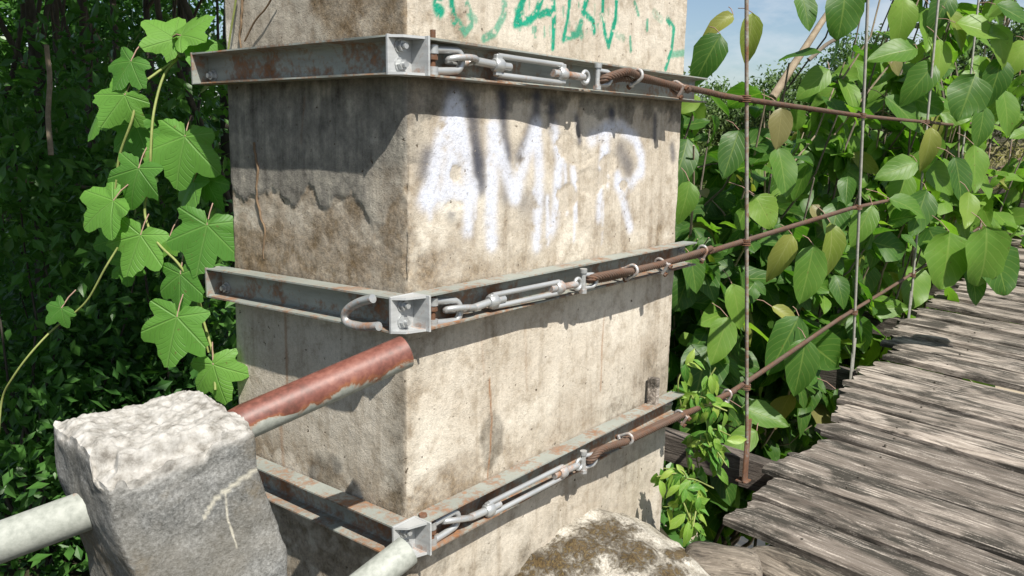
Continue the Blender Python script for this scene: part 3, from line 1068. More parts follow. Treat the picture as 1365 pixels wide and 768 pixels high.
def rope_clip(parent, p, d, side, r=0.012, dbl=0.012):
    """wire rope clip: saddle, U bolt and two nuts at p on a rope running along d"""
    p, d, side = Vector(p), Vector(d).normalized(), Vector(side).normalized()
    side = (side - d * side.dot(d)).normalized()
    up = d.cross(side)
    w = r * 1.55
    h = r + dbl
    mb = MB()
    pts = [p + up * w - side * (h + 0.010), p + up * w + side * h * 0.5]
    pts += [p + up * w * math.cos(a) + side * (h * 0.5 + w * math.sin(a)) for a in [k * PI / 8 for k in range(1, 8)]]
    pts += [p - up * w + side * h * 0.5, p - up * w - side * (h + 0.010)]
    mb.tube(pts, r * 0.5, 8)
    o = mb.build('rope_clip', M['galv'], parent, rust=0.5)
    mb = MB()
    mb.box(p - side * (h - 0.002), (d, up, side), (r * 0.9, w * 1.35, r * 0.45), 0.002)
    mb.build('saddle', M['galv'], o, rust=0.6)
    for sg in (-1, 1):
        mb = MB()
        q = p + up * w * sg - side * (h + 0.004)
        mb.hexa(q, q - side * 0.009, r * 0.8)
        mb.build('nut', M['rusty'], o)


def helix_rope(pts, r, name, parent, mat, strands=6, pitch=0.085, per=None):
    """wire rope as twisted strands along a polyline, one mesh"""
    P = [Vector(p) for p in pts]
    seg = [0]
    for a, b in zip(P[:-1], P[1:]):
        seg.append(seg[-1] + (b - a).length)
    tot = seg[-1]
    n = max(8, int(tot / 0.007))
    C, T = [], []
    j = 0
    for i in range(n + 1):
        s = tot * i / n
        while j < len(seg) - 2 and s > seg[j + 1]:
            j += 1
        t = (s - seg[j]) / max(1e-9, seg[j + 1] - seg[j])
        C.append(P[j].lerp(P[j + 1], t))
    mb = MB()
    rs = r * 0.37
    nr_ = None
    frames = []
    for i in range(n + 1):
        t = (C[min(i + 1, n)] - C[max(i - 1, 0)]).normalized()
        if nr_ is None:
            nr_ = t.orthogonal().normalized()
        nr_ = (nr_ - t * nr_.dot(t)).normalized()
        frames.append((nr_, t.cross(nr_)))
    for k in range(strands):
        pp = []
        for i in range(n + 1):
            a = 2 * PI * (k / strands + tot * i / n / pitch)
            pp.append(C[i] + (frames[i][0] * math.cos(a) + frames[i][1] * math.sin(a)) * (r - rs))
        mb.tube(pp, rs, 6)
    return mb.build(name, mat, parent)


YP = -0.046      # plane of the hardware


def hp(x, y, yy=YP):
    return onp(x, y, 1, yy - 0.052 * min(1.0, max(0.0, (x - 600) / 190.0)))


def assembly(lbl, legs, bow, ringpx, body, tail, rodgap, jaw, loop, clips, cable, where):
    # --- shackle at the gusset
    a, b = hp(*legs[0]), hp(*legs[1])
    c = hp(*bow)
    up = (a - b).normalized()
    out = (c - (a + b) / 2)
    ln = out.length
    out.normalize()
    hw = (a - b).length / 2
    mid = (a + b) / 2
    sh = thing('shackle', f'galvanised D shackle with rusty pin against the gusset of the {where} band', 'shackle', mid, 'galvanised D shackles on the bands')
    pts = [a, a + out * (ln - hw) * 0.8]
    for k in range(1, 10):
        t = PI * k / 10
        pts.append(mid + out * (ln - hw + 0.004 + hw * math.sin(t)) + up * hw * math.cos(t))
    pts += [b + out * (ln - hw) * 0.8, b]
    mb = MB()
    mb.tube(pts, 0.0102, 12)
    for q in (a, b):
        mb.cyl(q - up * 0.011, q + up * 0.011, 0.0145, 16)
    mb.build('bow', M['galv'], sh)
    mb = MB()
    mb.cyl(a + up * 0.014, b - up * 0.018, 0.0075, 12)
    mb.build('pin', M['rusty'], sh)
    mb = MB()
    mb.hexa(a - up * 0.012, a - up * 0.026, 0.0135)
    mb.build('nut', M['rusty'], sh)
    # --- turnbuckle
    e0, e1 = hp(*ringpx[0]), hp(*ringpx[1])
    b0, b1 = hp(*body[0]), hp(*body[1])
    t0 = hp(*tail)
    d = (b1 - b0).normalized()
    side = Vector((0, -1, 0))
    side = (side - d * side.dot(d)).normalized()
    upv = d.cross(side)
    if upv.z < 0:
        upv = -upv
    tb = thing('turnbuckle', lbl, 'turnbuckle', (b0 + b1) / 2, 'turnbuckles tensioning the wire ropes')
    mb = MB()
    ax = (e1 - e0).normalized()
    ring(mb, (e0 + e1) / 2, ax, (side * 0.93 + upv * 0.36).normalized(), (e1 - e0).length / 2, 0.019, 0.0090)
    mb.cyl(e1 - ax * 0.006, b0, 0.0115, 12)
    mb.cyl(b0, b0 + d * 0.055, 0.0112, 12)
    mb.build('eye_bolt', M['galv'], tb, rust=0.15)
    mb = MB()
    mb.cyl(b1 - d * 0.045, t0, 0.0115, 12)
    mb.build('threaded_end', M['galv'], tb, rust=0.45)
    for q0, q1 in ((b0 - d * 0.012, b0 + d * 0.022), (b1 - d * 0.020, b1 + d * 0.014)):
        mb = MB()
        mb.tube([q0, q0 + d * 0.006, q1 - d * 0.006, q1], [0.016, 0.0205, 0.0205, 0.017], 16)
        mb.box((q0 + q1) / 2, (d, upv, side), (0.012, rodgap + 0.004, 0.009), 0.003)
        mb.build('collar', M['galv'], tb)
    for sg in (-1, 1):
        mb = MB()
        q0 = b0 + d * 0.004 + upv * rodgap * sg
        q1 = b1 - d * 0.004 + upv * rodgap * sg
        mb.tube([q0, q0.lerp(q1, 0.5) , q1], 0.0082, 10)
        mb.build('side_rod', M['galv'], tb, rust=0.05)
    # --- jaw shackle joining the turnbuckle and the rope eye
    j = hp(*jaw)
    js = thing('jaw_shackle', f'small galvanised shackle joining turnbuckle and rope eye on the {where} band', 'shackle', j, 'small shackles at the rope eyes')
    mb = MB()
    dd = (hp(*loop[1]) - j).normalized()
    ring(mb, t0 + d * 0.008, d, upv, 0.016, 0.018, 0.0065)
    mb.build('ring', M['galv'], js)
    mb = MB()
    hw = 0.022
    pts = [j + upv * hw - d * 0.016]
    pts += [j + upv * hw]
    for k in range(1, 8):
        t = PI * k / 8
        pts.append(j + upv * hw * math.cos(t) + (d * 0.9 + side * 0.3).normalized() * (0.018 + 0.024 * math.sin(t)))
    pts += [j - upv * hw, j - upv * hw - d * 0.016]
    mb.tube(pts, 0.0078, 10)
    mb.build('bow', M['galv'], js, rust=0.1)
    mb = MB()
    mb.cyl(j + upv * 0.040 - d * 0.014, j - upv * 0.036 - d * 0.014, 0.0085, 12)
    mb.hexa(j - upv * 0.026 - d * 0.014, j - upv * 0.038 - d * 0.014, 0.014)
    mb.cyl(j + upv * 0.030 - d * 0.014, j + upv * 0.044 - d * 0.014, 0.0125, 12)
    mb.build('pin', M['galv'], js, rust=0.2)
    # --- wire rope
    lp = [hp(x, y, YP - 0.010) for x, y in loop]
    cb = [Vector(q) for q in cable]
    wr = thing('wire_rope', f'rusty twisted wire rope from the {where} band running along the bridge', 'wire rope', cb[0], 'rusty wire ropes of the bridge side')
    dl = (lp[-1] - lp[0]).normalized()
    n_ = len(lp) // 2
    path = smooth_path([lp[-1]] + [q for q in lp[::-1][1:]] + [], 6)
    # eye: out along the front, round the thimble, back along the rear, then the run
    w = 0.016
    eye = [lp[-1] + side * w * 0.7 + upv * 0.004]
    eye += [q + side * w + upv * 0.010 for q in lp[-2:0:-1]]
    eye += [lp[0] - d * 0.004 + side * w * 0.5 + upv * 0.004, lp[0] - d * 0.006 - side * w * 0.6 - upv * 0.006]
    eye += [q - side * w - upv * 0.010 for q in lp[1:-1]]
    eye += [lp[-1] - side * w * 0.4 - upv * 0.004]
    th = MB()
    th.tube([q.lerp((lp[0] + lp[-1]) / 2, 0.16) for q in smooth_path(eye, 5)], 0.0085, 8)
    th.build('thimble', M['galv'], wr, rust=0.25)
    helix_rope(smooth_path(eye, 6), 0.0138, 'rope_eye', wr, M['rope'])
    # dead end tail lying beside the run up to a little past the last clip
    tail_pts = [lp[-1] + side * 0.011 + upv * 0.004] + [hp(x, y, YP - 0.022) + upv * 0.005 for x, y in clips[1:]]
    dlast = (tail_pts[-1] - tail_pts[-2]).normalized()
    tail_pts.append(tail_pts[-1] + dlast * 0.09)
    helix_rope(tail_pts, 0.0135, 'rope_tail', wr, M['rope'])
    near = [lp[-1] - side * 0.008] + cb[:3]
    helix_rope(smooth_path(near, 8), 0.0128, 'rope', wr, M['rope'])
    mb = MB()
    mb.tube(smooth_path(cb[2:], 8), 0.0115, 8)
    mb.build('rope_far_run', M['rope'], wr)
    for i, (x, y) in enumerate(clips):
        q = hp(x, y, YP - 0.012)
        dr = (hp(clips[min(i + 1, len(clips) - 1)][0], clips[min(i + 1, len(clips) - 1)][1]) - hp(clips[max(i - 1, 0)][0], clips[max(i - 1, 0)][1]))
        ang = [0.5, 2.6, 1.1][i % 3]
        s_ = side * math.cos(ang) + upv * math.sin(ang)
        rope_clip(wr, q, dr, s_)
    return wr


YC = -0.10
HX = [onp(x, y, 1, YC - 0.018).x for x, y in [(995, 132), (1150, 155), (1236, 162), (1287, 165)]]
while len(HX) < 12:
    HX.append(HX[-1] + 1.35)
CPX = [[(940, 122), (995, 133), (1150, 155), (1238, 163), (1288, 166)],
       [(930, 340), (997, 320), (1150, 273), (1230, 258), (1281, 248)],
       [(905, 553), (1000, 515), (1150, 402), (1222, 362)]]
CTAB = []
for lv in CPX:
    q = [onp(x, y, 1, YC) for x, y in lv]
    slope = 0.06
    q.append(q[-1] + Vector((18, 0, 18 * slope)))
    CTAB.append(([a_.x for a_ in q], [a_.z for a_ in q]))


def cablez(level, x):
    return float(np.interp(x, *CTAB[level]))


def cable_pts(level, x0):
    xs = [CTAB[level][0][0]] + [x for x in [HX[0], HX[1], HX[2], HX[3], 9, 11, 14, 18, 22]]
    return [(x, YC, cablez(level, x)) for x in xs]


assembly('long open turnbuckle of galvanised steel on the band below the green lettering',
         [(577, 66), (577, 95)], (614, 81), [(597, 80), (634, 81)], [(662, 87), (750, 99)], (778, 103), 0.026,
         (800, 104), [(806, 106), (818, 103), (832, 100), (846, 103)], [(846, 103), (903, 118)], cable_pts(0, 1.60), 'top')
assembly('open turnbuckle with rust-brown thread ends on the band above the brown pipe',
         [(577, 402), (577, 431)], (612, 414), [(594, 413), (632, 411)], [(655, 402), (746, 383)], (768, 379), 0.018,
         (781, 375), [(790, 371), (806, 369), (822, 366), (838, 363)], [(840, 362), (882, 354), (935, 337)], cable_pts(1, 1.62), 'middle')
assembly('open turnbuckle lying in the rust-streaked band at the foot of the pillar',
         [(575, 700), (576, 722)], (609, 690), [(591, 695), (628, 690)], [(650, 680), (750, 629)], (770, 620), 0.020,
         (781, 615), [(788, 612), (796, 602), (812, 596), (830, 590)], [(834, 586), (908, 556), (968, 528)], cable_pts(2, 1.50), 'bottom')

# ================================================================== HANGERS
ORD = ['first', 'second', 'third', 'fourth', 'fifth', 'sixth', 'seventh', 'eighth', 'ninth', 'tenth', 'eleventh', 'twelfth']


def hanger(i, x):
    lean = [0.16, 0.16, 0.05, 0.03][i] if i < 4 else 0.0
    zb_ = deck_z(x + lean, -0.06) - 0.13
    root = thing('hanger_rod', f'{ORD[i]} thin vertical hanger rod along the wire ropes, counted from the pillar', 'hanger rod', (x, YC - 0.018, zb_), 'hanger rods along the bridge side')
    top = 4.6 - 0.02 * x

    def at_z(z):
        t = (z - 1.74) / 1.84
        return Vector((x - lean * t * 1.9, YC - 0.018, z))
    mb = MB()
    mb.tube([at_z(z) for z in np.linspace(zb_ + 0.2, top, 6)], 0.0090, 8)
    mb.build('rod', M['rod'], root, rust=0.7 if i in (0, 4, 5, 6) else -0.1)
    q = at_z(zb_ + 0.1)
    mb = MB()
    mb.box(q + Vector((0, 0.004, 0.05)), (EX, EY, EZ), (0.028, 0.004, 0.16), 0.001)
    mb.box(q + Vector((0.0, 0.012, -0.105)), (EX, EY, EZ), (0.028, 0.03, 0.004), 0.001)
    mb.build('strap', M['rusty'] if i == 0 else M['rod'], root)
    if x < 11:
        for lv in range(3):
            p = at_z(cablez(lv, x))
            mb = MB()
            for k in range(4):
                ring(mb, p + Vector((0.0, 0.008, (k - 1.5) * 0.008)), EX, EY, 0.017 + 0.002 * (k % 2), 0.024, 0.0028, 14)
            mb.build('wire_tie', M['rusty'], root)
    return root


# ================================================================== DECK
def deck_z(x, y):
    q = min(x, 9.5) - 1.6
    return 0.040 * q + 0.0065 * q * q + 0.045 * (y + 0.3) + max(0, x - 9.5) * 0.12 - 0.002 * max(0, x - 9.5) ** 2


EDGE = []
for q in [(969, 695), (1016, 655), (1045, 615), (1085, 557), (1124, 525), (1150, 490), (1185, 462), (1240, 405), (1280, 377), (1330, 312), (1362, 284)]:
    for k_ in range(400):
        pp = at(q[0], q[1], 2.5 + k_ * 0.03)
        if pp.z <= deck_z(pp.x, pp.y):
            break
    EDGE.append((pp.x, pp.y))
EXs = [e[0] for e in EDGE]
EYs = [e[1] for e in EDGE]


def build_deck():
    root = thing('bridge_deck', 'weathered plank walkway of the hanging bridge beside the pillar', 'bridge deck', (1.7, -1.0, 0.0))
    rr = random.Random(11)
    x = 1.56
    dirv = Vector((-0.10, -1.0, -0.045)).normalized()
    i = 0
    while x < 24:
        wd = rr.uniform(0.22, 0.33) if i else 0.27
        if i == 1:
            wd = 0.26
        th = rr.uniform(0.036, 0.05)
        ye = float(np.interp(x, EXs, EYs)) + (rr.uniform(-0.07, 0.08) if i > 1 else 0.0)
        ye = min(ye, 0.05 + rr.uniform(-.06, .06))
        ln = 1.75 + rr.uniform(-0.1, 0.1)
        zo = rr.uniform(-0.010, 0.012)
        p0 = Vector((x + wd / 2 + 0.10 * (ye + 0.25), ye, deck_z(x + wd / 2, ye) + zo - th / 2))
        ang = rr.uniform(-0.002, 0.002)
        dv = (Matrix.Rotation(ang, 3, 'Z') @ dirv).normalized()
        # plank as a rough box: local x along the plank
        near = x < 7
        nu, nv = (70, 12) if near else (18, 4)
        u = np.linspace(0, 1, nu)
        vv = np.linspace(-1, 1, nv)
        U_, V_ = np.meshgrid(u, vv, indexing='ij')
        seed = i * 3.7
        lo = U_ * ln
        ragged = 0.07 if i > 3 else 0.03
        endn = fbm(np.stack([V_ * 2.2 + seed, V_ * 0, U_ * 0], -1), 1.1, 2, 5) * ragged
        lo = lo + np.where(U_ < 0.04, endn * (1 - U_ / 0.04), 0)
        edge = fbm(np.stack([lo * 1.0, np.sign(V_) * 5 + seed, U_ * 0], -1), 3.0, 4, 6) * 0.009
        wy = V_ * (wd / 2 - 0.001) + edge * np.abs(V_) ** 3
        grain = fbm(np.stack([lo * 1.2, wy * 40 + seed, U_ * 0], -1), 1.0, 3, 7)
        crack = np.clip(fbm(np.stack([lo * 0.8 + seed, wy * 60, U_ * 0], -1), 1.0, 2, 8) - 0.25, 0, 1)
        wear = np.abs(V_) ** 5 * 0.016 + np.where(U_ < 0.03, 0.010 * (1 - U_ / 0.03), 0)
        zt_ = th / 2 + 0.0035 * grain - 0.02 * crack - wear * (0.6 + 0.6 * grain) + 0.006 * fbm(np.stack([lo, V_ * 0 + seed, U_ * 0], -1), 1.3, 2, 9)
        top = np.stack([lo, wy, zt_], -1).reshape(-1, 3)
        bot = np.stack([lo, wy * 0.985, np.full_like(lo, -th / 2)], -1).reshape(-1, 3)
        n = nu * nv
        Ft = grid_faces(nu, nv)
        Fb = Ft[:, ::-1] + n
        bdr = [r * nv for r in range(nu)] + [(nu - 1) * nv + c for c in range(1, nv)] + [r * nv + nv - 1 for r in range(nu - 2, -1, -1)] + [c for c in range(nv - 2, 0, -1)]
        bdr = np.array(bdr)
        nx_ = np.roll(bdr, -1)
        Fs = np.stack([bdr, nx_, nx_ + n, bdr + n], -1)
        V = np.concatenate([top, bot])
        F = np.concatenate([Ft[:, ::-1], Fb[:, ::-1], Fs])
        o = np_mesh('plank', V, F, M['plank'], None, False)
        tone = rr.uniform(0.50, 0.72) if i < 5 else rr.uniform(0.75, 1.15)
        o.color = (tone, tone * 0.985, tone * 0.97, 1)
        o.parent = root
        X_ = dv
        Y_ = Vector((-dv.y, dv.x, 0)).normalized()
        Z_ = X_.cross(Y_).normalized()
        Y_ = Z_.cross(X_)
        m = Matrix((X_, Y_, Z_)).transposed().to_4x4()
        m.translation = p0 - root.location
        o.matrix_local = m
        if x < 5.5:
            for yb in (-0.62, -1.5):
                for sg in (-0.55, 0.5):
                    lx = (ye - yb) / max(0.3, -dv.y)
                    nl_ = MB()
                    nl_.cyl((0, 0, -0.012), (0, 0, 0.004), 0.0055, 8)
                    no = nl_.build('nail', M['bark_dark'], None)
                    no.parent = o
                    no.location = (lx + rr.uniform(-0.01, 0.01), sg * wd / 2 + rr.uniform(-0.012, 0.012), th / 2 + 0.002)
        x += wd + rr.uniform(0.004, 0.010)
        i += 1
    # cross beams at the hangers
    for k, hx in enumerate(HX):
        hx2 = hx + ([0.40, 0.34, 0.10, 0.06][k] if k < 4 else 0.02)
        y0 = 0.52 if k == 0 else 0.22 + 0.1 * ((k * 7) % 3)
        y1 = -2.0
        za, zb2 = deck_z(hx2, y0) - 0.05, deck_z(hx2, y1) - 0.05
        n = 14
        rows = []
        for q in range(n + 1):
            t = q / n
            y = y0 + (y1 - y0) * t
            zt_ = za + (zb2 - za) * t
            for (dx, dz) in ((-0.045, 0), (0.045, 0), (0.045, -0.15), (-0.045, -0.15)):
                w = 0.004 * mnoise.noise(Vector((t * 8, dx * 50, k + dz * 30)))
                rows.append((hx2 + dx + w - 0.07 * t, y + (0.01 if dz else 0) * (q == 0), zt_ + dz - 0.004 + w))
        F = [(a * 4 + b, a * 4 + (b + 1) % 4, (a + 1) * 4 + (b + 1) % 4, (a + 1) * 4 + b) for a in range(n) for b in range(4)]
        F += [(0, 3, 2, 1), (n * 4, n * 4 + 1, n * 4 + 2, n * 4 + 3)]
        # local x along the beam for the grain
        loc = Vector((hx2, y0, za))
        me = bpy.data.meshes.new('cross_beam')
        me.from_pydata([(-(r[1] - loc.y), r[0] - loc.x, r[2] - loc.z) for r in rows], [], F)
        me.materials.append(M['beam'])
        o = bpy.data.objects.new('cross_beam', me)
        attach(o, root)
        m = Matrix(((0, 1, 0), (-1, 0, 0), (0, 0, 1))).to_4x4()
        m.translation = loc - root.location
        o.matrix_local = m
    # two long bearers under the planks
    for yb in (-0.62, -1.5):
        mb = MB()
        pts = [(xx, yb, deck_z(xx, yb) - 0.10) for xx in np.linspace(1.66, 24, 20)]
        for a, b in zip(pts[:-1], pts[1:]):
            mb.box((Vector(a) + Vector(b)) / 2, ((Vector(b) - Vector(a)).normalized(), EY, EZ), ((Vector(b) - Vector(a)).length / 2, 0.035, 0.045))
        mb.build('bearer', M['beam'], root)


build_deck()
for i, hx in enumerate(HX):
    hanger(i, hx)


# ================================================================== PIPES, POST
def pipe(name, pts, r, label, bare, cat='pipe', open_end=True):
    P = [Vector(p) for p in pts]
    root = thing(name, label, cat, P[-1], 'railing pipes')
    path = []
    for a, b in zip(P[:-1], P[1:]):
        k = max(2, int((b - a).length / 0.02))
        path += [a.lerp(b, i / k) for i in range(k)]
    path.append(P[-1])
    mb = MB()
    mb.tube(path, r, 36, cap=False)
    n_out = len(mb.v)
    mb.tube([path[0], path[min(8, len(path) - 1)]], r - 0.004, 36, cap=False)
    # rim
    b0 = [mb.v[k] for k in range(36)]
    d = (path[1] - path[0]).normalized()
    c0 = path[0]
    vs = [Vector(q) for q in b0] + [c0 + (Vector(q) - c0) * ((r - 0.004) / r) for q in b0]
    mb.add(vs, [(k, (k + 1) % 36, 36 + (k + 1) % 36, 36 + k) for k in range(36)])
    mb.build('tube', M['pipe'], root, rust=bare)
    return root, path


pr = 0.0405
pe = at(540, 469, 2.0)
pq = at(330, 561, 1.80)
pdir = (pq - pe).normalized()
pts = [pe, pq, at(127, 676, 1.66), at(-60, 745, 1.58)]


def bare_up(V):
    # paint survives on top, metal shows on the lower flank, and near the post
    ax0, ax1 = np.array(pe), np.array(pq)
    d = ax1 - ax0
    t = ((V - ax0) @ d) / (d @ d)
    c = ax0 + np.outer(t, d)
    rel = (V - c)
    dn = -rel[:, 2] / pr
    r = 0.36 + 0.36 * dn
    r += np.where((t > 0.80) & (t < 1.0), 0.30 * sstep(-0.6, 0.2, dn), 0)
    r += np.where(t > 1.0, 0.20, 0)
    return r


pipe('railing_pipe', pts, pr, 'red-brown painted pipe with flaking paint running from concrete post to pillar corner', bare_up)
le = at(543, 734, 1.96)
lq = le + pdir * 0.9 + Vector((0, -0.10, -0.08))
pipe('railing_pipe', [le, lq], 0.037, 'bare grey galvanised pipe ending at the rust-streaked bottom band', lambda V: np.full(len(V), 1.25))


def build_post():
    # square rough block with a broken top, its corner towards the approach
    n = 150
    u = np.linspace(-1, 1, n)
    A, B = np.meshgrid(u, u, indexing='ij')
    one = np.ones_like(A)
    sets = [np.stack([A, B, one], -1), np.stack([one, A, B], -1), np.stack([-one, -A, B], -1), np.stack([-A, one, B], -1), np.stack([A, -one, B], -1)]
    V = np.concatenate([s.reshape(-1, 3) for s in sets])
    F = np.concatenate([grid_faces(n, n) + i * n * n for i in range(5)])
    hz = 0.60
    tp = at(203, 556, 1.70)
    z = V[:, 2]
    # round the vertical edges a little
    m4 = (np.abs(V[:, 0]) ** 18 + np.abs(V[:, 1]) ** 18) ** (1 / 18.0)
    mx = np.maximum(np.abs(V[:, 0]), np.abs(V[:, 1]))
    k = np.where(m4 > 1e-6, mx / np.maximum(m4, 1e-6), 1)
    X = V[:, 0] * k
    Y = V[:, 1] * k
    half = 0.150
    flare = 1 + 0.16 * (1 - z) * 0.5
    yaw = rad(-5)
    xx = X * half * flare
    yy = Y * half * flare
    # the side facing the open approach leans in below the head
    lean = 0.055 * sstep(0.85, 0.45, z)
    xx = xx + lean * 0.9
    yy = yy - lean * 0.35
    xr_ = xx * math.cos(yaw) - yy * math.sin(yaw)
    yr_ = xx * math.sin(yaw) + yy * math.cos(yaw)
    Q = np.stack([xr_, yr_, z * hz], -1)
    nb = fbm(Q, 6, 5, 71)
    nf = fbm(Q, 28, 4, 72)
    rr_ = np.maximum(np.abs(X), np.abs(Y))
    top = (z > 0.999)
    round_ = sstep(0.80, 1.0, rr_) * sstep(0.93, 1.0, z)
    Q[:, 2] += sstep(0.8, 1.0, z) * (0.030 * fbm(Q, 4, 2, 77) + 0.009 * nf + 0.006 * fbm(Q, 60, 3, 78)) - 0.012 * round_ * (1 + nb) - 0.030 * sstep(0.02, 0.10, fbm(Q, 7, 3, 79) + (rr_ - 0.95) * 0.9 - 0.12) * sstep(0.8, 1.0, z) + sstep(0.8, 1, z) * 0.05 * (xr_ + yr_)
    outw = np.stack([X, Y, 0 * X], -1)
    outw /= np.maximum(1e-6, np.linalg.norm(outw, axis=1))[:, None]
    Q += outw * ((0.012 * nb + 0.004 * nf - 0.007 * sstep(0.93, 1.0, z) * (0.6 + nb)) * sstep(0.3, 0.9, rr_))[:, None]
    zc = tp.z - hz
    W_ = Q + np.array([tp.x, tp.y, zc])
    nt = np.maximum(top * 1.0, sstep(0.925, 0.985, z + 0.05 * nb + 0.02 * nf))
    cr_ = np.zeros(len(Q))
    pix = W_ - CAM
    wdep = pix @ Fv
    px = 682.5 + FPX * (pix @ Rv) / wdep
    py = 384 - FPX * (pix @ Uv) / wdep
    front = (np.abs(V[:, 1] + 1) < 1e-6)
    for cps, w in (([(272, 690), (285, 668), (300, 655), (320, 640), (342, 626)], 3.4), ([(300, 655), (303, 690), (316, 730)], 1.8)):
        d = seg_dist(px, py, cps) + 1.6 * nf
        cr_ = np.maximum(cr_, np.where(front, sstep(w, w * 0.4, d), 0))
    paint = np.stack([nt, cr_, sstep(0.0, 0.5, nb) * (1 - nt), np.zeros_like(nt)], -1)
    root = thing('concrete_post', 'broken grey concrete railing post with whitish crumbled top, pierced by pipe', 'post', (tp.x, tp.y, zc - hz))
    np_mesh('block', W_, F, M['post'], root, True, {'paint': paint})


build_post()


# ================================================================== FOOTING, LOGS, STAKE
def build_footing():
    n1, n2 = 190, 130
    x = np.linspace(-0.55, 1.62, n1)
    y = np.linspace(-1.25, 0.03, n2)
    X, Y = np.meshgrid(x, y, indexing='ij')
    P = np.stack([X, Y, X * 0], -1)
    nb = fbm(P, 4, 5, 81)
    nf = fbm(P, 22, 4, 82)
    ridge = np.interp(X, [-0.55, 0.0, 0.35, 0.62, 0.80, 1.05, 1.25, 1.45, 1.62], [-0.10, -0.06, 0.04, 0.15, 0.19, 0.15, 0.06, -0.12, -0.30])
    fall = np.interp(-Y, [0.0, 0.10, 0.25, 0.5, 0.9, 1.25], [0.0, 0.01, 0.05, 0.13, 0.17, 0.22])
    Z = ridge - 0.025 - fall + 0.030 * nb + 0.012 * nf
    rim = np.minimum(np.minimum(X + 0.55, 1.62 - X), np.minimum(Y + 1.25, 1))
    Z = Z - 0.5 * sstep(0.10, 0.0, rim)
    # moss patches traced on the mound
    pix = np.stack([X, Y, Z], -1) - CAM
    w = pix @ Fv
    px = 682.5 + FPX * (pix @ Rv) / w
    py = 384 - FPX * (pix @ Uv) / w
    moss = np.zeros_like(X)
    for (cx_, cy_, rx, ry) in [(805, 712, 42, 20), (770, 735, 60, 24), (745, 756, 66, 22), (905, 740, 22, 10), (840, 745, 36, 24), (925, 722, 14, 5), (890, 768, 30, 14), (700, 775, 40, 14)]:
        moss = np.maximum(moss, 1 - 0.5 * np.hypot((px - cx_) / rx, (py - cy_) / ry) ** 2)
    moss = np.clip(moss, 0, 1) * 0.74 + 0.22 * nb + 0.14 * nf
    Z = Z + 0.006 * (moss > 0.45) * (1 + nf)
    paint = np.stack([moss, moss * 0, moss * 0, moss * 0], -1).reshape(-1, 4)
    o = np_mesh('concrete_footing', np.stack([X, Y, Z], -1).reshape(-1, 3), grid_faces(n1, n2)[:, ::-1] if False else grid_faces(n1, n2), M['footing'], None, True, {'paint': paint})
    tag(o, 'rough mossy concrete footing heaped against the foot of the pillar', 'footing')


build_footing()


def log_chunk(label, p, ax, ln, r, seed):
    n1, n2 = 40, 36
    u = np.linspace(0, 1, n1)
    a = np.linspace(0, 2 * PI, n2, endpoint=False)
    U_, A_ = np.meshgrid(u, a, indexing='ij')
    prof = np.clip(1 - np.abs(2 * U_ - 1) ** 6, 0.0, 1) ** 0.5
    P = np.stack([U_ * ln * 2, np.cos(A_) * 0.8 + seed, np.sin(A_) * 0.8], -1)
    rr_ = r * prof * (1 + 0.45 * fbm(P, 1.6, 3, 91) + 0.22 * fbm(np.stack([U_ * ln * 3, np.cos(A_) * 5 + seed, np.sin(A_) * 5], -1), 1.0, 3, 92))
    V = np.stack([U_ * ln - ln / 2, np.cos(A_) * rr_ * 1.25, np.sin(A_) * rr_ * 0.85], -1).reshape(-1, 3)
    o = np_mesh('log', V, grid_faces(n1, n2, True), M['log'], None, True)
    X_ = Vector(ax).normalized()
    Y_ = EZ.cross(X_).normalized()
    Z_ = X_.cross(Y_)
    m = Matrix((X_, Y_, Z_)).transposed().to_4x4()
    m.translation = Vector(p)
    o.matrix_world = m
    tag(o, label, 'log', 'weathered log pieces at the bridge end')
    return o


log_chunk('short grey weathered log lying against the mossy footing at the deck end', onp(962, 760, 2, -0.05), (0.45, -0.9, -0.05), 0.30, 0.088, 1)
log_chunk('brown weathered log lying alongside the near edge of the first plank', onp(1085, 778, 2, -0.06), (-0.16, -1, -0.06), 0.55, 0.075, 5)

sk = MB()
p = onp(871, 520, 1, -0.035)
sk.box((p.x, -0.035, ZB[1] + 0.05), (Vector((1, 0.1, 0)).normalized(), Vector((-0.1, 1, 0)).normalized(), EZ), (0.013, 0.022, 0.062), 0.003)
tag(sk.build('wooden_stake', M['plank']), 'short grey wooden stake wedged upright on the bottom band', 'stake')

# dry roots clinging to the left face
for lab, px in [('thin dry brown root clinging to the pillar above the middle band', [(339, 190), (343, 230), (347, 265), (351, 300), (354, 345)]),
                ('thin dry root and green tendril on the pillar above the top band', [(327, -30), (324, 10), (321, 40), (322, 66)])]:
    q = [onp(x, y, 0, 0.016) for x, y in px]
    root = thing('dry_root', lab, 'root', q[-1])
    mb = MB()
    pth = smooth_path(q, 10)
    pth = [a + Vector((-0.003, 0.022 * mnoise.noise(a * 11) + 0.008 * mnoise.noise(a * 40), 0)) for a in pth]
    mb.tube(pth, [0.0048 - 0.002 * (i / len(pth)) for i in range(len(pth))], 7)
    mb.build('stem', M['root'], root)
    if 'tendril' in lab:
        q2 = [onp(x, y, 0, -0.006) for x, y in [(318, -30), (313, 10), (308, 40), (304, 68)]]
        mb = MB()
        mb.tube(smooth_path(q2, 6), 0.0035, 6)
        mb.build('tendril', M['stem'], root)
        q2 = [onp(x, y, 0, -0.004) for x, y in [(372, -20), (355, 10), (340, 28), (326, 55)]]
        mb = MB()
        mb.tube(smooth_path(q2, 6), 0.0028, 6)
        mb.build('tendril', M['root'], root)


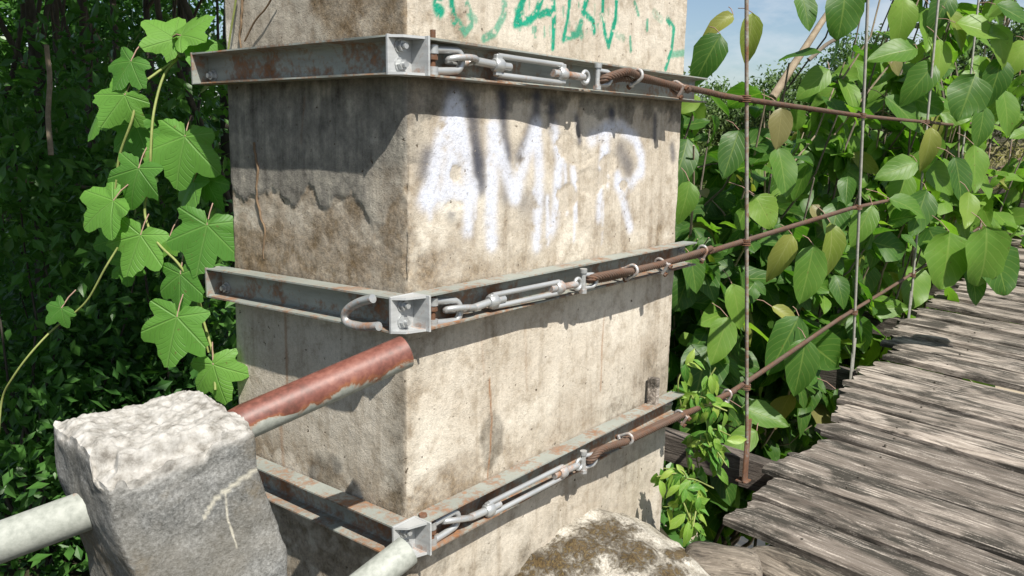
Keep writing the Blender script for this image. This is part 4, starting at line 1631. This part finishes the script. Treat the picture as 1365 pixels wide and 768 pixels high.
# ================================================================== LEAVES
def leaf_mesh(name, ln, wd, mat, fold=0.25, curl=0.35, wave=0.06, seed=0, segs=7, shape='ovate'):
    """leaf from the petiole at the origin along +x, normal +z; 48 triangles"""
    r = random.Random(seed)
    V, UV, F = [], [], []
    cols = [-1, -0.5, 0, 0.5, 1]
    for i in range(segs + 1):
        t = 0.5 * (i / segs) + 0.25 * (1 - math.cos(PI * i / segs))
        if shape == 'ovate':
            w = math.sin(PI * min(1, t ** 0.72)) ** 0.75
        elif shape == 'round':
            w = max(0.0, math.sin(PI * (0.01 + 0.99 * t) ** 0.80)) ** 0.62
        else:
            w = math.sin(PI * t ** 0.85) ** 1.0
        if i in (0, segs):
            w = 0.02
        cv = -curl * t * t * ln * 0.5
        for c in cols:
            ww = w * wd / 2 * c * (1 + 0.08 * r.uniform(-1, 1))
            z = cv + abs(c) * fold * w * wd / 2 + wave * wd * math.sin(t * 9 + c * 2 + seed) * abs(c)
            V.append((t * ln * (1 - 0.12 * curl * t), ww, z))
            UV.append((0.5 + 0.5 * c * 0.98, t))
    n = len(cols)
    for i in range(segs):
        for j in range(n - 1):
            F.append((i * n + j, (i + 1) * n + j, (i + 1) * n + j + 1, i * n + j + 1))
    me = bpy.data.meshes.new(name)
    me.from_pydata(V, [], F)
    l = me.uv_layers.new(name='UVMap')
    for p in me.polygons:
        p.use_smooth = True
        for li in p.loop_indices:
            l.data[li].uv = UV[me.loops[li].vertex_index]
    me.materials.append(mat)
    return me


def vine_leaf_mesh(name, size, mat, seed):
    """five-lobed toothed leaf; petiole at the origin, tip along +x, normal +z"""
    r = random.Random(seed)
    j = [r.uniform(-.10, .10) for _ in range(4)]
    lobes = [(0, 1.0), (0.88 + j[0], 0.86 + j[2] * .6), (-0.88 + j[1], 0.86 + j[3] * .6), (1.85, 0.60), (-1.85, 0.60)]
    n = 56
    rim = []
    for k in range(n):
        a = -PI + 2 * PI * (k + 0.5) / n
        f = 0.26
        for la, ll in lobes:
            d = abs((a - la + PI) % (2 * PI) - PI)
            f = max(f, ll * max(0, 1 - (d / 0.55) ** 1.25) * 0.36 + ll * 0.64 * max(0, math.cos(d * 0.95)))
        if abs(a) > 2.75:
            f *= 0.40
        f *= 1 + 0.022 * (1 if k % 2 else -1) * r.uniform(0.2, 1.4)
        rim.append((a, f * size * (1 + 0.05 * r.uniform(-1, 1))))
    cu = (r.uniform(-0.45, -0.05), r.uniform(-0.45, 0.15), r.uniform(-0.4, 0.4))
    V = [(0, 0, 0)]
    UV = [(0.5, 0.5)]
    fr = [0.38, 0.72, 1.0]
    for q in fr:
        for a, f in rim:
            x, y = f * q * math.cos(a), f * q * math.sin(a)
            ridge = max(math.cos((a - la) * 3.2) if abs((a - la + PI) % (2 * PI) - PI) < 0.45 else 0 for la, _ in lobes)
            z = cu[0] * (x * x) / size + cu[1] * (y * y) / size + cu[2] * x * y / size + size * 0.03 * ridge * q - 0.10 * abs(y) * q + 0.02 * size * math.sin(a * 5 + seed) * q
            V.append((x, y, z))
            UV.append((0.5 + 0.5 * x / size, 0.5 + 0.5 * y / size))
    F = [(0, 1 + k, 1 + (k + 1) % n) for k in range(n)]
    for i in range(len(fr) - 1):
        for k in range(n):
            a0, a1 = 1 + i * n + k, 1 + i * n + (k + 1) % n
            F.append((a0, a0 + n, a1 + n, a1))
    me = bpy.data.meshes.new(name)
    me.from_pydata(V, [], F)
    for p in me.polygons:
        p.use_smooth = True
    me.materials.append(mat)
    l = me.uv_layers.new(name='UVMap')
    for p in me.polygons:
        for li in p.loop_indices:
            l.data[li].uv = UV[me.loops[li].vertex_index]
    return me


BROAD = [leaf_mesh('leaf', 0.26, 0.145, M['leaf'], 0.22, c, 0.05, s) for s, c in enumerate((0.25, 0.5, 0.8, 0.1))]
ROUND = [leaf_mesh('leaf', 0.26, 0.215, M['leaf'], 0.10, c, 0.07, s + 10, 7, 'round') for s, c in enumerate((0.3, 0.6))]
PALE = [leaf_mesh('leaf', 0.26, 0.11, M['leaf_pale'], 0.45, c, 0.05, s + 20) for s, c in enumerate((0.6, 1.0))]
BROWN = [leaf_mesh('leaf', 0.26, 0.15, M['leaf_brown'], 0.2, 0.3, 0.05, 31)]
YOUNG = [leaf_mesh('leaf', 0.085, 0.036, M['leaf_young'], 0.3, c, 0.04, s + 40, 6, 'lance') for s, c in enumerate((0.4, 0.9, 1.3))]
VINE = [vine_leaf_mesh('leaf', 0.125, M['leaf_vine'], s) for s in range(9)]


def put_leaf(me, parent, p, axis, normal, scale=1.0):
    X_ = Vector(axis).normalized()
    Z_ = Vector(normal)
    Z_ = Z_ - X_ * Z_.dot(X_)
    if Z_.length < 1e-4:
        Z_ = X_.orthogonal()
    Z_.normalize()
    Y_ = Z_.cross(X_)
    o = bpy.data.objects.new('leaf', me)
    COL.objects.link(o)
    o.parent = parent
    m = Matrix((X_ * scale, Y_ * scale, Z_ * scale)).transposed().to_4x4()
    m.translation = Vector(p) - parent.location
    o.matrix_local = m
    return o


def cam_dir(ang):
    """direction in the picture plane: 0 right, 90 down"""
    a = rad(ang)
    return Vector(Rv) * math.cos(a) - Vector(Uv) * math.sin(a)


TOCAM = -Vector(Fv)


def px_leaf(parent, meset, x, y, w, lpx, ang, base_len, tilt=(0, 0), away=0.0):
    """leaf whose middle shows at x,y at depth w; lpx its length in the picture"""
    d = (cam_dir(ang) + TOCAM * away).normalized()
    ln = lpx * w / FPX
    sc = ln / base_len / max(0.35, math.sqrt(max(0.05, 1 - away * away * 0.6)))
    c = at(x, y, w)
    p = c - d * ln * 0.5
    nrm = TOCAM + Vector((0, 0, 0.35)) + cam_dir(ang + 90) * tilt[0] + Vector(SUN_DIR) * 0.35
    return put_leaf(random.choice(meset), parent, p, d, nrm, sc), p


# ------------------------------------------------------------------ vine on the left of the pillar
def build_vine():
    WV = 2.74
    root = thing('climbing_vine', 'climbing vine with bright green lobed leaves hanging beside the pillar', 'vine', at(262, 500, WV))
    stems = [
        [(240, 68), (228, 84), (208, 98), (186, 118), (176, 160), (160, 205), (155, 240)],
        [(237, 78), (218, 102), (205, 150), (201, 200), (200, 240), (193, 275), (197, 300), (212, 326), (238, 352), (262, 390), (272, 430), (284, 474), (287, 520)],
        [(232, 40), (236, 60), (240, 76)],
        [(262, 390), (268, 430), (278, 470)],
        [(157, 330), (140, 358), (118, 398), (96, 420), (70, 440), (40, 472), (16, 505), (3, 532), (-2, 580)],
        [(155, 240), (150, 290), (157, 330)],
    ]
    for k, s in enumerate(stems):
        mb = MB()
        P = smooth_path([at(x, y, WV + 0.03 * math.sin(i * 1.3 + k)) for i, (x, y) in enumerate(s)], 6)
        mb.tube(P, 0.0044 if k < 2 else 0.0034, 8)
        mb.build('stem', M['stem'], root)
    # centre px, size px (petiole to tip), direction of the tip
    L_ = [(222, 45, 46, 205, .5, 0), (252, 40, 44, 330, .6, 0), (268, 66, 40, 30, .5, 0), (168, 92, 40, 130, .5, 0), (158, 138, 46, 120, .2, 0), (128, 160, 34, 115, .5, 1),
          (242, 200, 62, 105, .1, 0), (186, 180, 46, 70, .3, 1), (180, 238, 48, 110, .1, 0), (139, 276, 50, 140, .1, 0), (150, 320, 36, 160, .3, 1), (182, 328, 52, 105, .1, 0),
          (272, 318, 62, 95, .1, 0), (252, 255, 46, 120, .4, 1), (240, 380, 48, 95, .1, 0), (232, 440, 60, 100, .1, 0), (288, 500, 48, 80, .1, 0), (76, 416, 27, 135, .2, 0),
          (280, 250, 40, 60, .5, 1), (170, 360, 26, 80, .5, 1), (222, 325, 24, 120, .5, 1)]
    rr = random.Random(2)
    for (x, y, s, ang, tl, back) in L_:
        w = WV + (0.10 if back else -0.04) + rr.uniform(-0.03, 0.03)
        d = cam_dir(ang + rr.uniform(-8, 8))
        sz = 1.18 * s * w / FPX / 0.125
        c = at(x, y, w) - d * (s * w / FPX) * 0.30
        nrm = TOCAM * 0.8 + Vector(SUN_DIR) * 0.5 + Vector((rr.uniform(-1, 1), rr.uniform(-1, 1), rr.uniform(-.6, 1))) * (tl + 0.38)
        put_leaf(rr.choice(VINE), root, c, d, nrm, sz)
        mb = MB()
        e = c - d * 0.045 + Vector((0, 0, 0.03)) + TOCAM * -0.03
        mb.tube([c, c.lerp(e, 0.5) + Vector((0, 0, 0.006)), e], 0.0022, 5)
        mb.build('petiole', M['petiole'], root)
    return root


build_vine()


# ------------------------------------------------------------------ creepers at the pillar's right foot
def build_creeper(label, centre_px, box, w, n, seed):
    rr = random.Random(seed)
    root = thing('leafy_creeper', label, 'creeper', at(centre_px[0], centre_px[1], w), 'young creepers by the deck end')
    stemsN = 7
    pts_all = []
    for k in range(stemsN):
        x0 = centre_px[0] + rr.uniform(-12, 12)
        y0 = centre_px[1] + rr.uniform(0, 10)
        x1, y1 = rr.uniform(box[0], box[2]), rr.uniform(box[1], box[3])
        P = smooth_path([at(x0, y0, w), at((x0 + x1) / 2 + rr.uniform(-12, 12), (y0 + y1) / 2 - 8, w - 0.04), at(x1, y1, w + rr.uniform(-0.12, 0.12))], 8)
        mb = MB()
        mb.tube(P, 0.0032, 6)
        mb.build('stem', M['stem'], root)
        pts_all.append(P)
    for k in range(n):
        P = rr.choice(pts_all)
        p = P[rr.randrange(3, len(P))]
        p = p + Vector((rr.uniform(-1, 1), rr.uniform(-1, 1), rr.uniform(-1, 1))) * 0.025
        d = cam_dir(rr.gauss(75, 55)) + TOCAM * rr.uniform(-0.4, 0.6)
        nrm = TOCAM * 0.5 + Vector(SUN_DIR) + Vector((rr.uniform(-1, 1), rr.uniform(-1, 1), rr.uniform(-1, 1))) * 0.6
        put_leaf(rr.choice(YOUNG), root, p, d, nrm, rr.uniform(0.65, 1.25))
    return root


build_creeper('yellow-green young creeper growing at the right end of the bottom band', (915, 545), (885, 470, 975, 560), 3.55, 70, 4)
build_creeper('young creeper hanging below the bottom rope beside the first cross beam', (940, 575), (905, 570, 1000, 640), 3.75, 70, 9)
build_creeper('young creeper hanging over the water between mossy footing and first plank', (915, 640), (868, 615, 960, 715), 3.35, 60, 14)


# ------------------------------------------------------------------ broad-leaved trees beyond the ropes
def limb(mb, a, b, r0, r1, seed, bend=0.12, n=8):
    a, b = Vector(a), Vector(b)
    ln = (b - a).length
    P = []
    for i in range(n + 1):
        t = i / n
        p = a.lerp(b, t)
        w = math.sin(PI * t) * bend * ln
        P.append(p + Vector((mnoise.noise(Vector((seed, t * 2, 0))), mnoise.noise(Vector((seed, t * 2, 9))), mnoise.noise(Vector((seed, t * 2, 18))))) * w)
    mb.tube(P, [r0 + (r1 - r0) * i / n for i in range(n + 1)], 8)
    return P


def leafy_tree(label, base, crown_px, wrange, nobj, nmass, seed, hero=(), group='broad-leaved trees beyond the wire ropes', lift=0.9, nb_=18):
    """crown_px: pixel box (x0,y0,x1,y1) the crown fills at depths wrange"""
    rr = random.Random(seed)
    bz = float(ground_h(np.array(base[0]), np.array(base[1])))
    root = thing('broadleaf_tree', label, 'tree', (base[0], base[1], bz - 0.05), group)
    x0, y0, x1, y1 = crown_px
    b = Vector((base[0], base[1], bz - 0.05))
    cc = at((x0 + x1) / 2, (y0 + y1) / 2, sum(wrange) / 2)
    fork = b.lerp(cc, 0.55)
    tr = MB()
    limb(tr, b, fork, 0.075, 0.05, seed + 0.3, 0.08)
    tr.build('trunk', M['bark'], root)
    twigs = []
    for k in range(nb_):
        tx = x0 + (x1 - x0) * ((k * 0.618 + rr.random() * 0.2) % 1)
        ty = y0 + (y1 - y0) * rr.random() ** lift
        tip = at(tx, ty, rr.uniform(*wrange))
        mb = MB()
        st_ = b.lerp(fork, rr.uniform(0.6, 1.0))
        P = limb(mb, st_, tip, 0.022, 0.006, seed * 3 + k, 0.25, 10)
        for j in range(3):
            a = P[rr.randrange(4, 9)]
            e = a + Vector((rr.uniform(-1, 1), rr.uniform(-1, 1), rr.uniform(-0.5, 1))) * rr.uniform(0.25, 0.6)
            P2 = limb(mb, a, e, 0.008, 0.004, seed * 5 + k * 7 + j, 0.2, 6)
            twigs.append(P2)
        mb.build('branch', M['twig'] if k % 3 == 0 else M['bark'], root)
        twigs.append(P[5:])
    for (x, y, w, lpx, ang, kind, away) in hero:
        ms = {'b': BROAD, 'r': ROUND, 'p': PALE, 'n': BROWN}[kind]
        o, p = px_leaf(root, ms, x, y, w, lpx, ang, 0.26, (rr.uniform(-.2, .2), 0), away)
        # petiole back to a short twig
        mb = MB()
        d = cam_dir(ang)
        e = p - d * 0.06 + Vector((rr.uniform(-.02, .04), rr.uniform(0.05, .12), rr.uniform(-0.02, .04)))
        mb.tube([p, p.lerp(e, .5) + Vector((0, 0, .012)), e], 0.0026, 5)
        mb.build('petiole', M['petiole'], root)
    def rand_leaf():
        P = rr.choice(twigs)
        p = P[rr.randrange(0, len(P))] + Vector((rr.uniform(-1, 1), rr.uniform(-1, 1), rr.uniform(-1, 1))) * 0.10
        d = Vector((rr.uniform(-1, 1), rr.uniform(-1.2, 0.8), rr.uniform(-1.3, 0.25)))
        nrm = Vector(SUN_DIR) * 0.9 + Vector((rr.uniform(-1, 1), rr.uniform(-1, 1), rr.uniform(-.7, 1))) * 0.85
        q = rr.random()
        ms = BROAD if q < 0.68 else ROUND if q < 0.86 else PALE if q < 0.96 else BROWN
        return rr.choice(ms), p, d, nrm, (rr.uniform(0.85, 1.5) if rr.random() < 0.6 else rr.uniform(0.35, 0.85))
    for k in range(nobj - len(hero)):
        put_leaf(rr.choice(BROAD) if False else (lf := rand_leaf())[0], root, *lf[1:])
    if nmass:
        leaves = [rand_leaf() for k in range(nmass)]
        Vs, Fs, Us, off = [], [], [], 0
        cache = {}
        for me, p, d, nrm, sc in leaves:
            if me.name not in cache:
                v = np.array([tuple(q.co) for q in me.vertices])
                f = np.array([tuple(q.vertices) for q in me.polygons])
                uv = np.zeros((len(v), 2))
                for q in me.polygons:
                    for li in q.loop_indices:
                        uv[me.loops[li].vertex_index] = me.uv_layers[0].data[li].uv
                cache[me.name] = (v, f, uv)
            v, f, uv = cache[me.name]
            X_ = d.normalized()
            Z_ = (nrm - X_ * nrm.dot(X_)).normalized()
            Y_ = Z_.cross(X_)
            R = np.array((X_, Y_, Z_)) * sc
            Vs.append(v @ R + np.array(p))
            Fs.append(f + off)
            Us.append(uv)
            off += len(v)
        o = np_mesh('leaf_mass', np.concatenate(Vs), np.concatenate(Fs), M['leaf'], root, True, None, np.concatenate(Us))
        o['kind'] = 'stuff'
    return root


leafy_tree('broad-leaved tree filling the gap between the pillar and the first hanger rod', (5.2, 2.3), (895, 110, 1010, 560), (4.7, 6.2), 290, 900, 21, lift=1.0, nb_=20,
           hero=[(942, 78, 4.6, 78, 120, 'b', .1), (1000, 52, 4.7, 70, 95, 'p', .0), (958, 30, 4.7, 52, 150, 'p', .3), (1040, 172, 4.4, 58, 95, 'n', .0), (1020, 282, 4.6, 52, 60, 'r', .1),
                 (975, 205, 4.8, 72, 110, 'b', .2), (915, 270, 4.5, 60, 100, 'b', .2), (925, 365, 4.4, 56, 80, 'b', .1), (985, 410, 4.9, 66, 75, 'b', .1), (960, 455, 4.8, 70, 110, 'b', .2)])
leafy_tree('broad-leaved tree between the first and second hanger rods', (6.2, 2.2), (985, 60, 1170, 600), (5.2, 6.9), 295, 1150, 22, lift=1.0, nb_=24,
           hero=[(1077, 368, 4.9, 84, 100, 'b', .0), (1040, 345, 4.8, 74, 118, 'p', .1), (1113, 335, 4.9, 80, 85, 'p', .2), (1045, 462, 4.7, 92, 118, 'b', .1), (1068, 492, 4.6, 84, 100, 'b', .1), (1050, 420, 4.8, 46, 30, 'p', .3),
                 (1125, 18, 5.0, 66, 95, 'r', .1), (1075, 15, 5.2, 55, 80, 'b', .2), (1045, 230, 5.0, 72, 80, 'b', .2), (1085, 110, 5.3, 60, 140, 'b', .2), (1130, 545, 5.0, 60, 60, 'b', .1), (1020, 555, 4.8, 66, 20, 'b', .2),
                 (985, 590, 4.7, 60, 150, 'b', .2), (1150, 300, 5.2, 64, 120, 'b', .2)])
leafy_tree('broad-leaved tree between the second and third hanger rods', (8.0, 2.3), (1120, -60, 1270, 480), (6.0, 8.0), 295, 1250, 23, lift=1.5, nb_=24,
           hero=[(1195, 226, 5.7, 62, 160, 'b', .1), (1200, 260, 5.8, 66, 110, 'b', .1), (1240, 200, 5.9, 62, 95, 'p', .1), (1225, 285, 5.6, 70, 110, 'b', .1), (1170, 330, 5.8, 60, 100, 'b', .2), (1190, 70, 5.9, 70, 170, 'b', .1),
                 (1225, 110, 6.0, 70, 130, 'b', .1), (1255, 80, 6.0, 60, 90, 'b', .2), (1280, 240, 5.7, 64, 80, 'b', .1), (1210, 150, 6.1, 72, 40, 'b', .2)])
leafy_tree('broad-leaved tree leaning over the deck edge with two big rounded leaves', (8.8, 2.0), (1190, -80, 1300, 330), (6.2, 8.6), 290, 1250, 24, lift=1.7, nb_=24,
           hero=[(1318, 345, 5.2, 86, 85, 'r', .0), (1264, 348, 5.3, 80, 95, 'r', .1), (1335, 360, 5.3, 74, 70, 'r', .1), (1300, 380, 5.4, 60, 80, 'b', .1), (1215, 275, 5.5, 60, 20, 'b', .1), (1290, 280, 5.6, 52, 100, 'b', .2),
                 (1300, 225, 5.8, 66, 90, 'b', .1), (1340, 60, 5.9, 66, 60, 'b', .1), (1355, 20, 5.8, 60, 30, 'b', .1), (1310, 40, 5.9, 70, 20, 'b', .2), (1255, 15, 6.0, 60, 120, 'b', .2)])
leafy_tree('broad-leaved tree overhanging the deck farther along, its leaves against the sky', (10.5, 2.3), (1250, -120, 1420, 190), (6.4, 8.6), 295, 1250, 25, lift=1.1, nb_=24,
           hero=[(1330, 110, 6.0, 70, 100, 'b', .1), (1345, 150, 6.1, 66, 80, 'b', .2), (1290, 130, 6.0, 66, 110, 'r', .1), (1310, 170, 6.0, 60, 95, 'b', .1), (1280, 40, 6.0, 64, 60, 'p', .1), (1355, 80, 6.0, 60, 120, 'b', .1), (1240, 40, 6.1, 66, 100, 'b', .2), (1205, 30, 6.0, 72, 90, 'b', .1)])
# bare pale branches seen against the sky
br = thing('bare_branch', 'pale bare slanting branch against the sky between the first and second hanger rods', 'branch', at(1040, 100, 5.6))
mb = MB()
limb(mb, at(1030, 130, 5.6), at(1112, 5, 5.7), 0.030, 0.020, 2.0, 0.05)
mb.build('stick', M['twig'], br)
mb = MB()
limb(mb, at(1078, 80, 5.75), at(1140, 30, 5.8), 0.016, 0.012, 3.0, 0.05)
mb.build('stick', M['bark'], br)


# ------------------------------------------------------------------ leaf clouds
def leaf_cloud(name, C, size, mat, parent, seed=0, up=0.5, aspect=0.5, spread=0.25):
    r = np.random.default_rng(seed)
    n = len(C)
    sz = size * r.uniform(0.6, 1.35, n)
    D = r.normal(size=(n, 3))
    D[:, 2] -= 0.35
    D /= np.linalg.norm(D, axis=1)[:, None]
    N = r.normal(size=(n, 3)) * 0.8
    N += np.array(SUN_DIR) * 0.6
    N[:, 2] += up
    N -= D * np.sum(N * D, 1)[:, None]
    N /= np.maximum(1e-6, np.linalg.norm(N, axis=1))[:, None]
    B = np.cross(N, D)
    hl = sz[:, None] / 2
    hw = hl * aspect
    V = np.stack([C - D * hl, C + B * hw - D * hl * 0.1 + N * hw * spread, C + D * hl, C - B * hw - D * hl * 0.1 + N * hw * spread], 1).reshape(-1, 3)
    F = np.arange(4 * n).reshape(-1, 4)
    o = np_mesh(name, V, F, mat, parent, False)
    o['kind'] = 'stuff'
    return o


def clump_points(rg, centre, radii, n, nclump, cr):
    c = rg.normal(size=(nclump, 3))
    c /= np.linalg.norm(c, axis=1)[:, None]
    c *= rg.uniform(0.25, 1.0, (nclump, 1)) ** 0.5
    c = c * np.array(radii) + np.array(centre)
    k = rg.integers(0, nclump, n)
    return c[k] + rg.normal(size=(n, 3)) * cr


def forest_tree(label, base, height, r, crown_c, crown_r, n, nclump, seed, leaf=0.09, mat='leaf_forest', group='trees of the dark wood behind the pillar', lean=(0, 0), cr=0.35):
    rg = np.random.default_rng(seed)
    bz = float(ground_h(np.array(base[0]), np.array(base[1]))) - 0.1
    root = thing('forest_tree', label, 'tree', (base[0], base[1], bz), group)
    b = Vector((base[0], base[1], bz))
    t = b + Vector((lean[0], lean[1], height))
    mb = MB()
    P = limb(mb, b, t, r, r * 0.45, seed * 1.7, 0.04, 10)
    mb.build('trunk', M['bark_dark'], root)
    cc = Vector(crown_c)
    for k in range(3):
        mb = MB()
        v = Vector(rg.normal(size=3)).normalized()
        e = cc + Vector((v.x * crown_r[0], v.y * crown_r[1], abs(v.z) * crown_r[2] * 0.6)) * 0.7
        limb(mb, P[int(rg.integers(5, 10))], e, r * 0.3, r * 0.06, seed * 3 + k, 0.12, 8)
        mb.build('limb', M['bark_dark'], root)
    C = clump_points(rg, crown_c, crown_r, n, nclump, cr)
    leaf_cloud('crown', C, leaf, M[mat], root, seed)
    return root


def left_wood():
    # (pixel x of trunk, distance, radius)
    spots = [(75, 9.0, 0.11, 'with pale patched trunk behind the trailing vine stem'), (150, 11.5, 0.10, 'with a straight trunk behind the lobed vine leaves'), (30, 12.5, 0.14, 'with a broad trunk deep in the wood'),
             (225, 13.0, 0.09, 'with a slim trunk between vine and pillar'), (115, 15.0, 0.12, 'with a dark trunk in the deepest shade'), (270, 10.0, 0.07, 'with a slender trunk close beside the pillar edge'),
             (-40, 8.5, 0.10, 'with a leaning trunk at the edge of the wood'), (185, 17.0, 0.13, 'with a thick trunk far back in the wood')]
    for i, (x, w, r, t) in enumerate(spots):
        p = at(x, 500, w)
        cz = 5.6 + 0.5 * (i % 3)
        forest_tree('forest tree ' + t, (p.x, p.y), 6.5, r, (p.x - 0.3, p.y - 1.3, cz), (2.8, 2.8, 1.6), 3600, 90, 100 + i, 0.21, cr=0.5)
    # unseen canopy trees nearer the light that keep the wood in shade
    for i, (x, y, t) in enumerate([(-1.6, 5.0, 'tall shade tree leaning over the wood beside the vine'), (1.6, 4.8, 'tall shade tree at the wood edge behind the pillar'), (-4.6, 5.6, 'tall shade tree at the open edge of the wood')]):
        forest_tree(t, (x - 2.5 if i == 0 else x + (1.9 if i == 1 else -1), y + 1.2), 6.5, 0.13, (x, y, 5.9), (2.5, 2.2, 1.1), 4000, 90, 140 + i, 0.22, cr=0.5)
    for i, (x, y, z, bx, by, t) in enumerate([(-0.9, 2.5, 5.0, -3.6, 3.4, 'unseen tree added for shade, spreading over the vine side of the pillar'), (1.7, 2.7, 5.1, 2.3, 2.3, 'unseen tree added for shade, rising hidden behind the pillar'),
                                           (-3.0, 3.4, 5.0, -4.4, 4.0, 'unseen tree added for shade, standing clear of the railing pipes'), (4.0, 3.6, 5.6, 2.9, 3.0, 'second unseen tree added for shade, rising hidden behind the pillar')]):
        forest_tree(t, (bx, by), 6.8, 0.10, (x, y, z), (1.7, 1.5, 0.8), 2300, 70, 160 + i, 0.22, cr=0.4)  # crowns above the view, added to keep the wood floor dark
    # low bushes between the trunks
    bs = [(20, 9.5, 2.6), (110, 8.2, 1.9), (180, 9.0, 2.2), (250, 7.6, 2.2), (285, 8.8, 4.4), (60, 12, 4.6), (150, 13.5, 5.0), (230, 11.5, 4.8), (10, 15, 5.2), (285, 14, 5.6), (100, 17, 4.6), (215, 18, 5.0), (35, 7.4, 4.6), (140, 8.4, 5.0), (235, 8.0, 4.8), (-20, 19, 8.5), (50, 20, 8.5), (120, 21, 9.0), (190, 20, 8.5), (260, 19, 8.0)]
    nm = ['low bush at the foot of the broad dark trunk', 'low bush just behind the small trailing vine leaf', 'low bush behind the lowest hanging vine leaves', 'low bush tucked against the pillar edge below the middle band',
          'tall bush rising beside the pillar edge between the bands', 'tall bush behind the pale patched trunk', 'tall bush behind the straight trunk of the wood', 'tall bush behind the upper vine leaves',
          'tall bush around the trunk deep in the wood', 'tall bush far behind the left end of the top band', 'tall bush in the deepest shade of the wood', 'tall bush closing the very back of the wood', 'leafy bush screening the pale patched trunk', 'leafy bush close behind the middle vine leaves', 'leafy bush just past the end of the middle band', 'big dark thicket behind the leaning trunk', 'big dark thicket behind the broad trunk',
          'big dark thicket behind the dark trunk', 'big dark thicket behind the thick far trunk', 'big dark thicket behind the slender trunk by the pillar']
    for i, (x, w, h) in enumerate(bs):
        p = at(x, 470, w)
        gz = float(ground_h(np.array(p.x), np.array(p.y)))
        rg = np.random.default_rng(300 + i)
        tall = h >= 2.4
        root = thing('forest_bush', nm[i], 'bush', (p.x, p.y, gz), 'tall bushes at the back of the wood' if tall else 'low bushes in the wood')
        mb = MB()
        for k in range(6):
            e = Vector((p.x, p.y, gz)) + Vector((rg.uniform(-.8, .8), rg.uniform(-.8, .8), h * rg.uniform(.5, .9)))
            limb(mb, (p.x, p.y, gz - 0.05), e, 0.022, 0.006, i * 7 + k, 0.15, 6)
        mb.build('stems', M['bark_dark'], root)
        wide = 1.25 if h < 6 else 1.9
        C = clump_points(rg, (p.x, p.y, gz + h * 0.5), (wide, wide, h * 0.55), (3600 if h < 6 else 8000) if tall else 2200, 46 if h < 6 else 110, 0.22 if h < 6 else 0.42)
        C[:, 2] = np.maximum(C[:, 2], gz + 0.03)
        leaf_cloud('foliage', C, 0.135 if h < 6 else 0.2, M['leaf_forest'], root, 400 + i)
    # ground cover
    rg = np.random.default_rng(9)
    n = 16000
    xx = rg.uniform(-8, 12, n)
    yy = rg.uniform(1.6, 22, n)
    keep = bank(xx, yy) < 3.5
    xx, yy = xx[keep], yy[keep]
    zz = ground_h(xx, yy) + rg.uniform(0.02, 0.35, len(xx)) * (0.4 + 0.6 * (fbm(np.stack([xx, yy, xx * 0], -1), 0.8, 2, 4) > 0))
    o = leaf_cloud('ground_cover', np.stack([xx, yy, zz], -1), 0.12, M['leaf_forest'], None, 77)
    tag(o, 'low green ground cover over the shaded wood floor', 'ground cover', kind='stuff')
    # fallen and hanging bits
    f = thing('fallen_branch', 'pale dead branch lying across the dark wood', 'branch', at(60, 243, 7.5))
    mb = MB()
    limb(mb, at(20, 238, 7.5), at(150, 252, 7.7), 0.035, 0.012, 5.0, 0.05)
    mb.build('stick', M['twig'], f)
    f = thing('hanging_branch', 'pale bare stick hanging down in the dark wood', 'branch', at(68, 205, 6.5))
    mb = MB()
    limb(mb, at(62, 60, 6.5), at(68, 207, 6.5), 0.02, 0.022, 6.0, 0.04)
    mb.build('stick', M['twig'], f)


left_wood()


def bank_scrub():
    """undergrowth on the river slope behind the broad-leaved trees"""
    rg = np.random.default_rng(15)
    n = 26000
    xx = rg.uniform(1.9, 12, n)
    yy = rg.uniform(0.6, 9, n)
    s = bank(xx, yy)
    keep = (s > 0.15) & (s < 4.4)
    xx, yy = xx[keep], yy[keep]
    zz = ground_h(xx, yy) + rg.uniform(0.0, 1.0, len(xx)) ** 1.5 * (0.8 + 0.7 * fbm(np.stack([xx, yy, xx * 0], -1), 0.9, 3, 14))
    o = leaf_cloud('bank_undergrowth', np.stack([xx, yy, zz], -1), 0.15, M['leaf_forest'], None, 78)
    tag(o, 'tangled green undergrowth on the river bank slope', 'undergrowth', kind='stuff')


bank_scrub()


def far_side():
    tr = [(905, 60, 11, 'tall far tree standing against the sky beside the pillar edge'), (960, 62, 5.0, 'low far tree beyond the river behind the first hanger rod'), (1040, 58, 5.5, 'rounded far tree beyond the river between two hanger rods'),
          (1130, 56, 7.5, 'leafy far tree on the opposite bank behind the second hanger rod'), (1190, 60, 8.0, 'broad far tree on the opposite bank behind the third hanger rod'), (1260, 54, 8.0, 'tall far tree on the opposite bank near the end of the deck'),
          (1310, 58, 9.5, 'taller far tree on the opposite bank above the end of the deck'), (1365, 52, 9.0, 'far tree on the opposite bank where the deck ends'), (1430, 55, 10, 'last far tree on the opposite bank past the deck')]
    for i, (x, w, h, t) in enumerate(tr):
        p = at(x, 230, w)
        gz = float(ground_h(np.array(p.x), np.array(p.y)))
        forest_tree(t, (p.x, p.y), h * 0.7, 0.18, (p.x, p.y, gz + h * 0.58), (2.8, 2.8, h * 0.45), 5200, 70, 500 + i, 0.34, 'leaf_far', 'trees on the far river bank', cr=0.5)
    rg = np.random.default_rng(21)
    n = 14000
    ang = rg.uniform(rad(-2), rad(34), n)
    w = rg.uniform(30, 75, n)
    xx = CAM[0] + w * np.cos(ang)
    yy = CAM[1] + w * np.sin(ang)
    keep = bank(xx, yy) > 32.5
    xx, yy = xx[keep], yy[keep]
    zz = ground_h(xx, yy) + rg.uniform(0, 1, len(xx)) ** 1.4 * 1.3
    o = leaf_cloud('far_bank_grass', np.stack([xx, yy, zz], -1), 0.5, M['grass'], None, 79, aspect=0.16)
    tag(o, 'pale dry grass and scrub on the opposite river bank', 'grass', kind='stuff')


far_side()
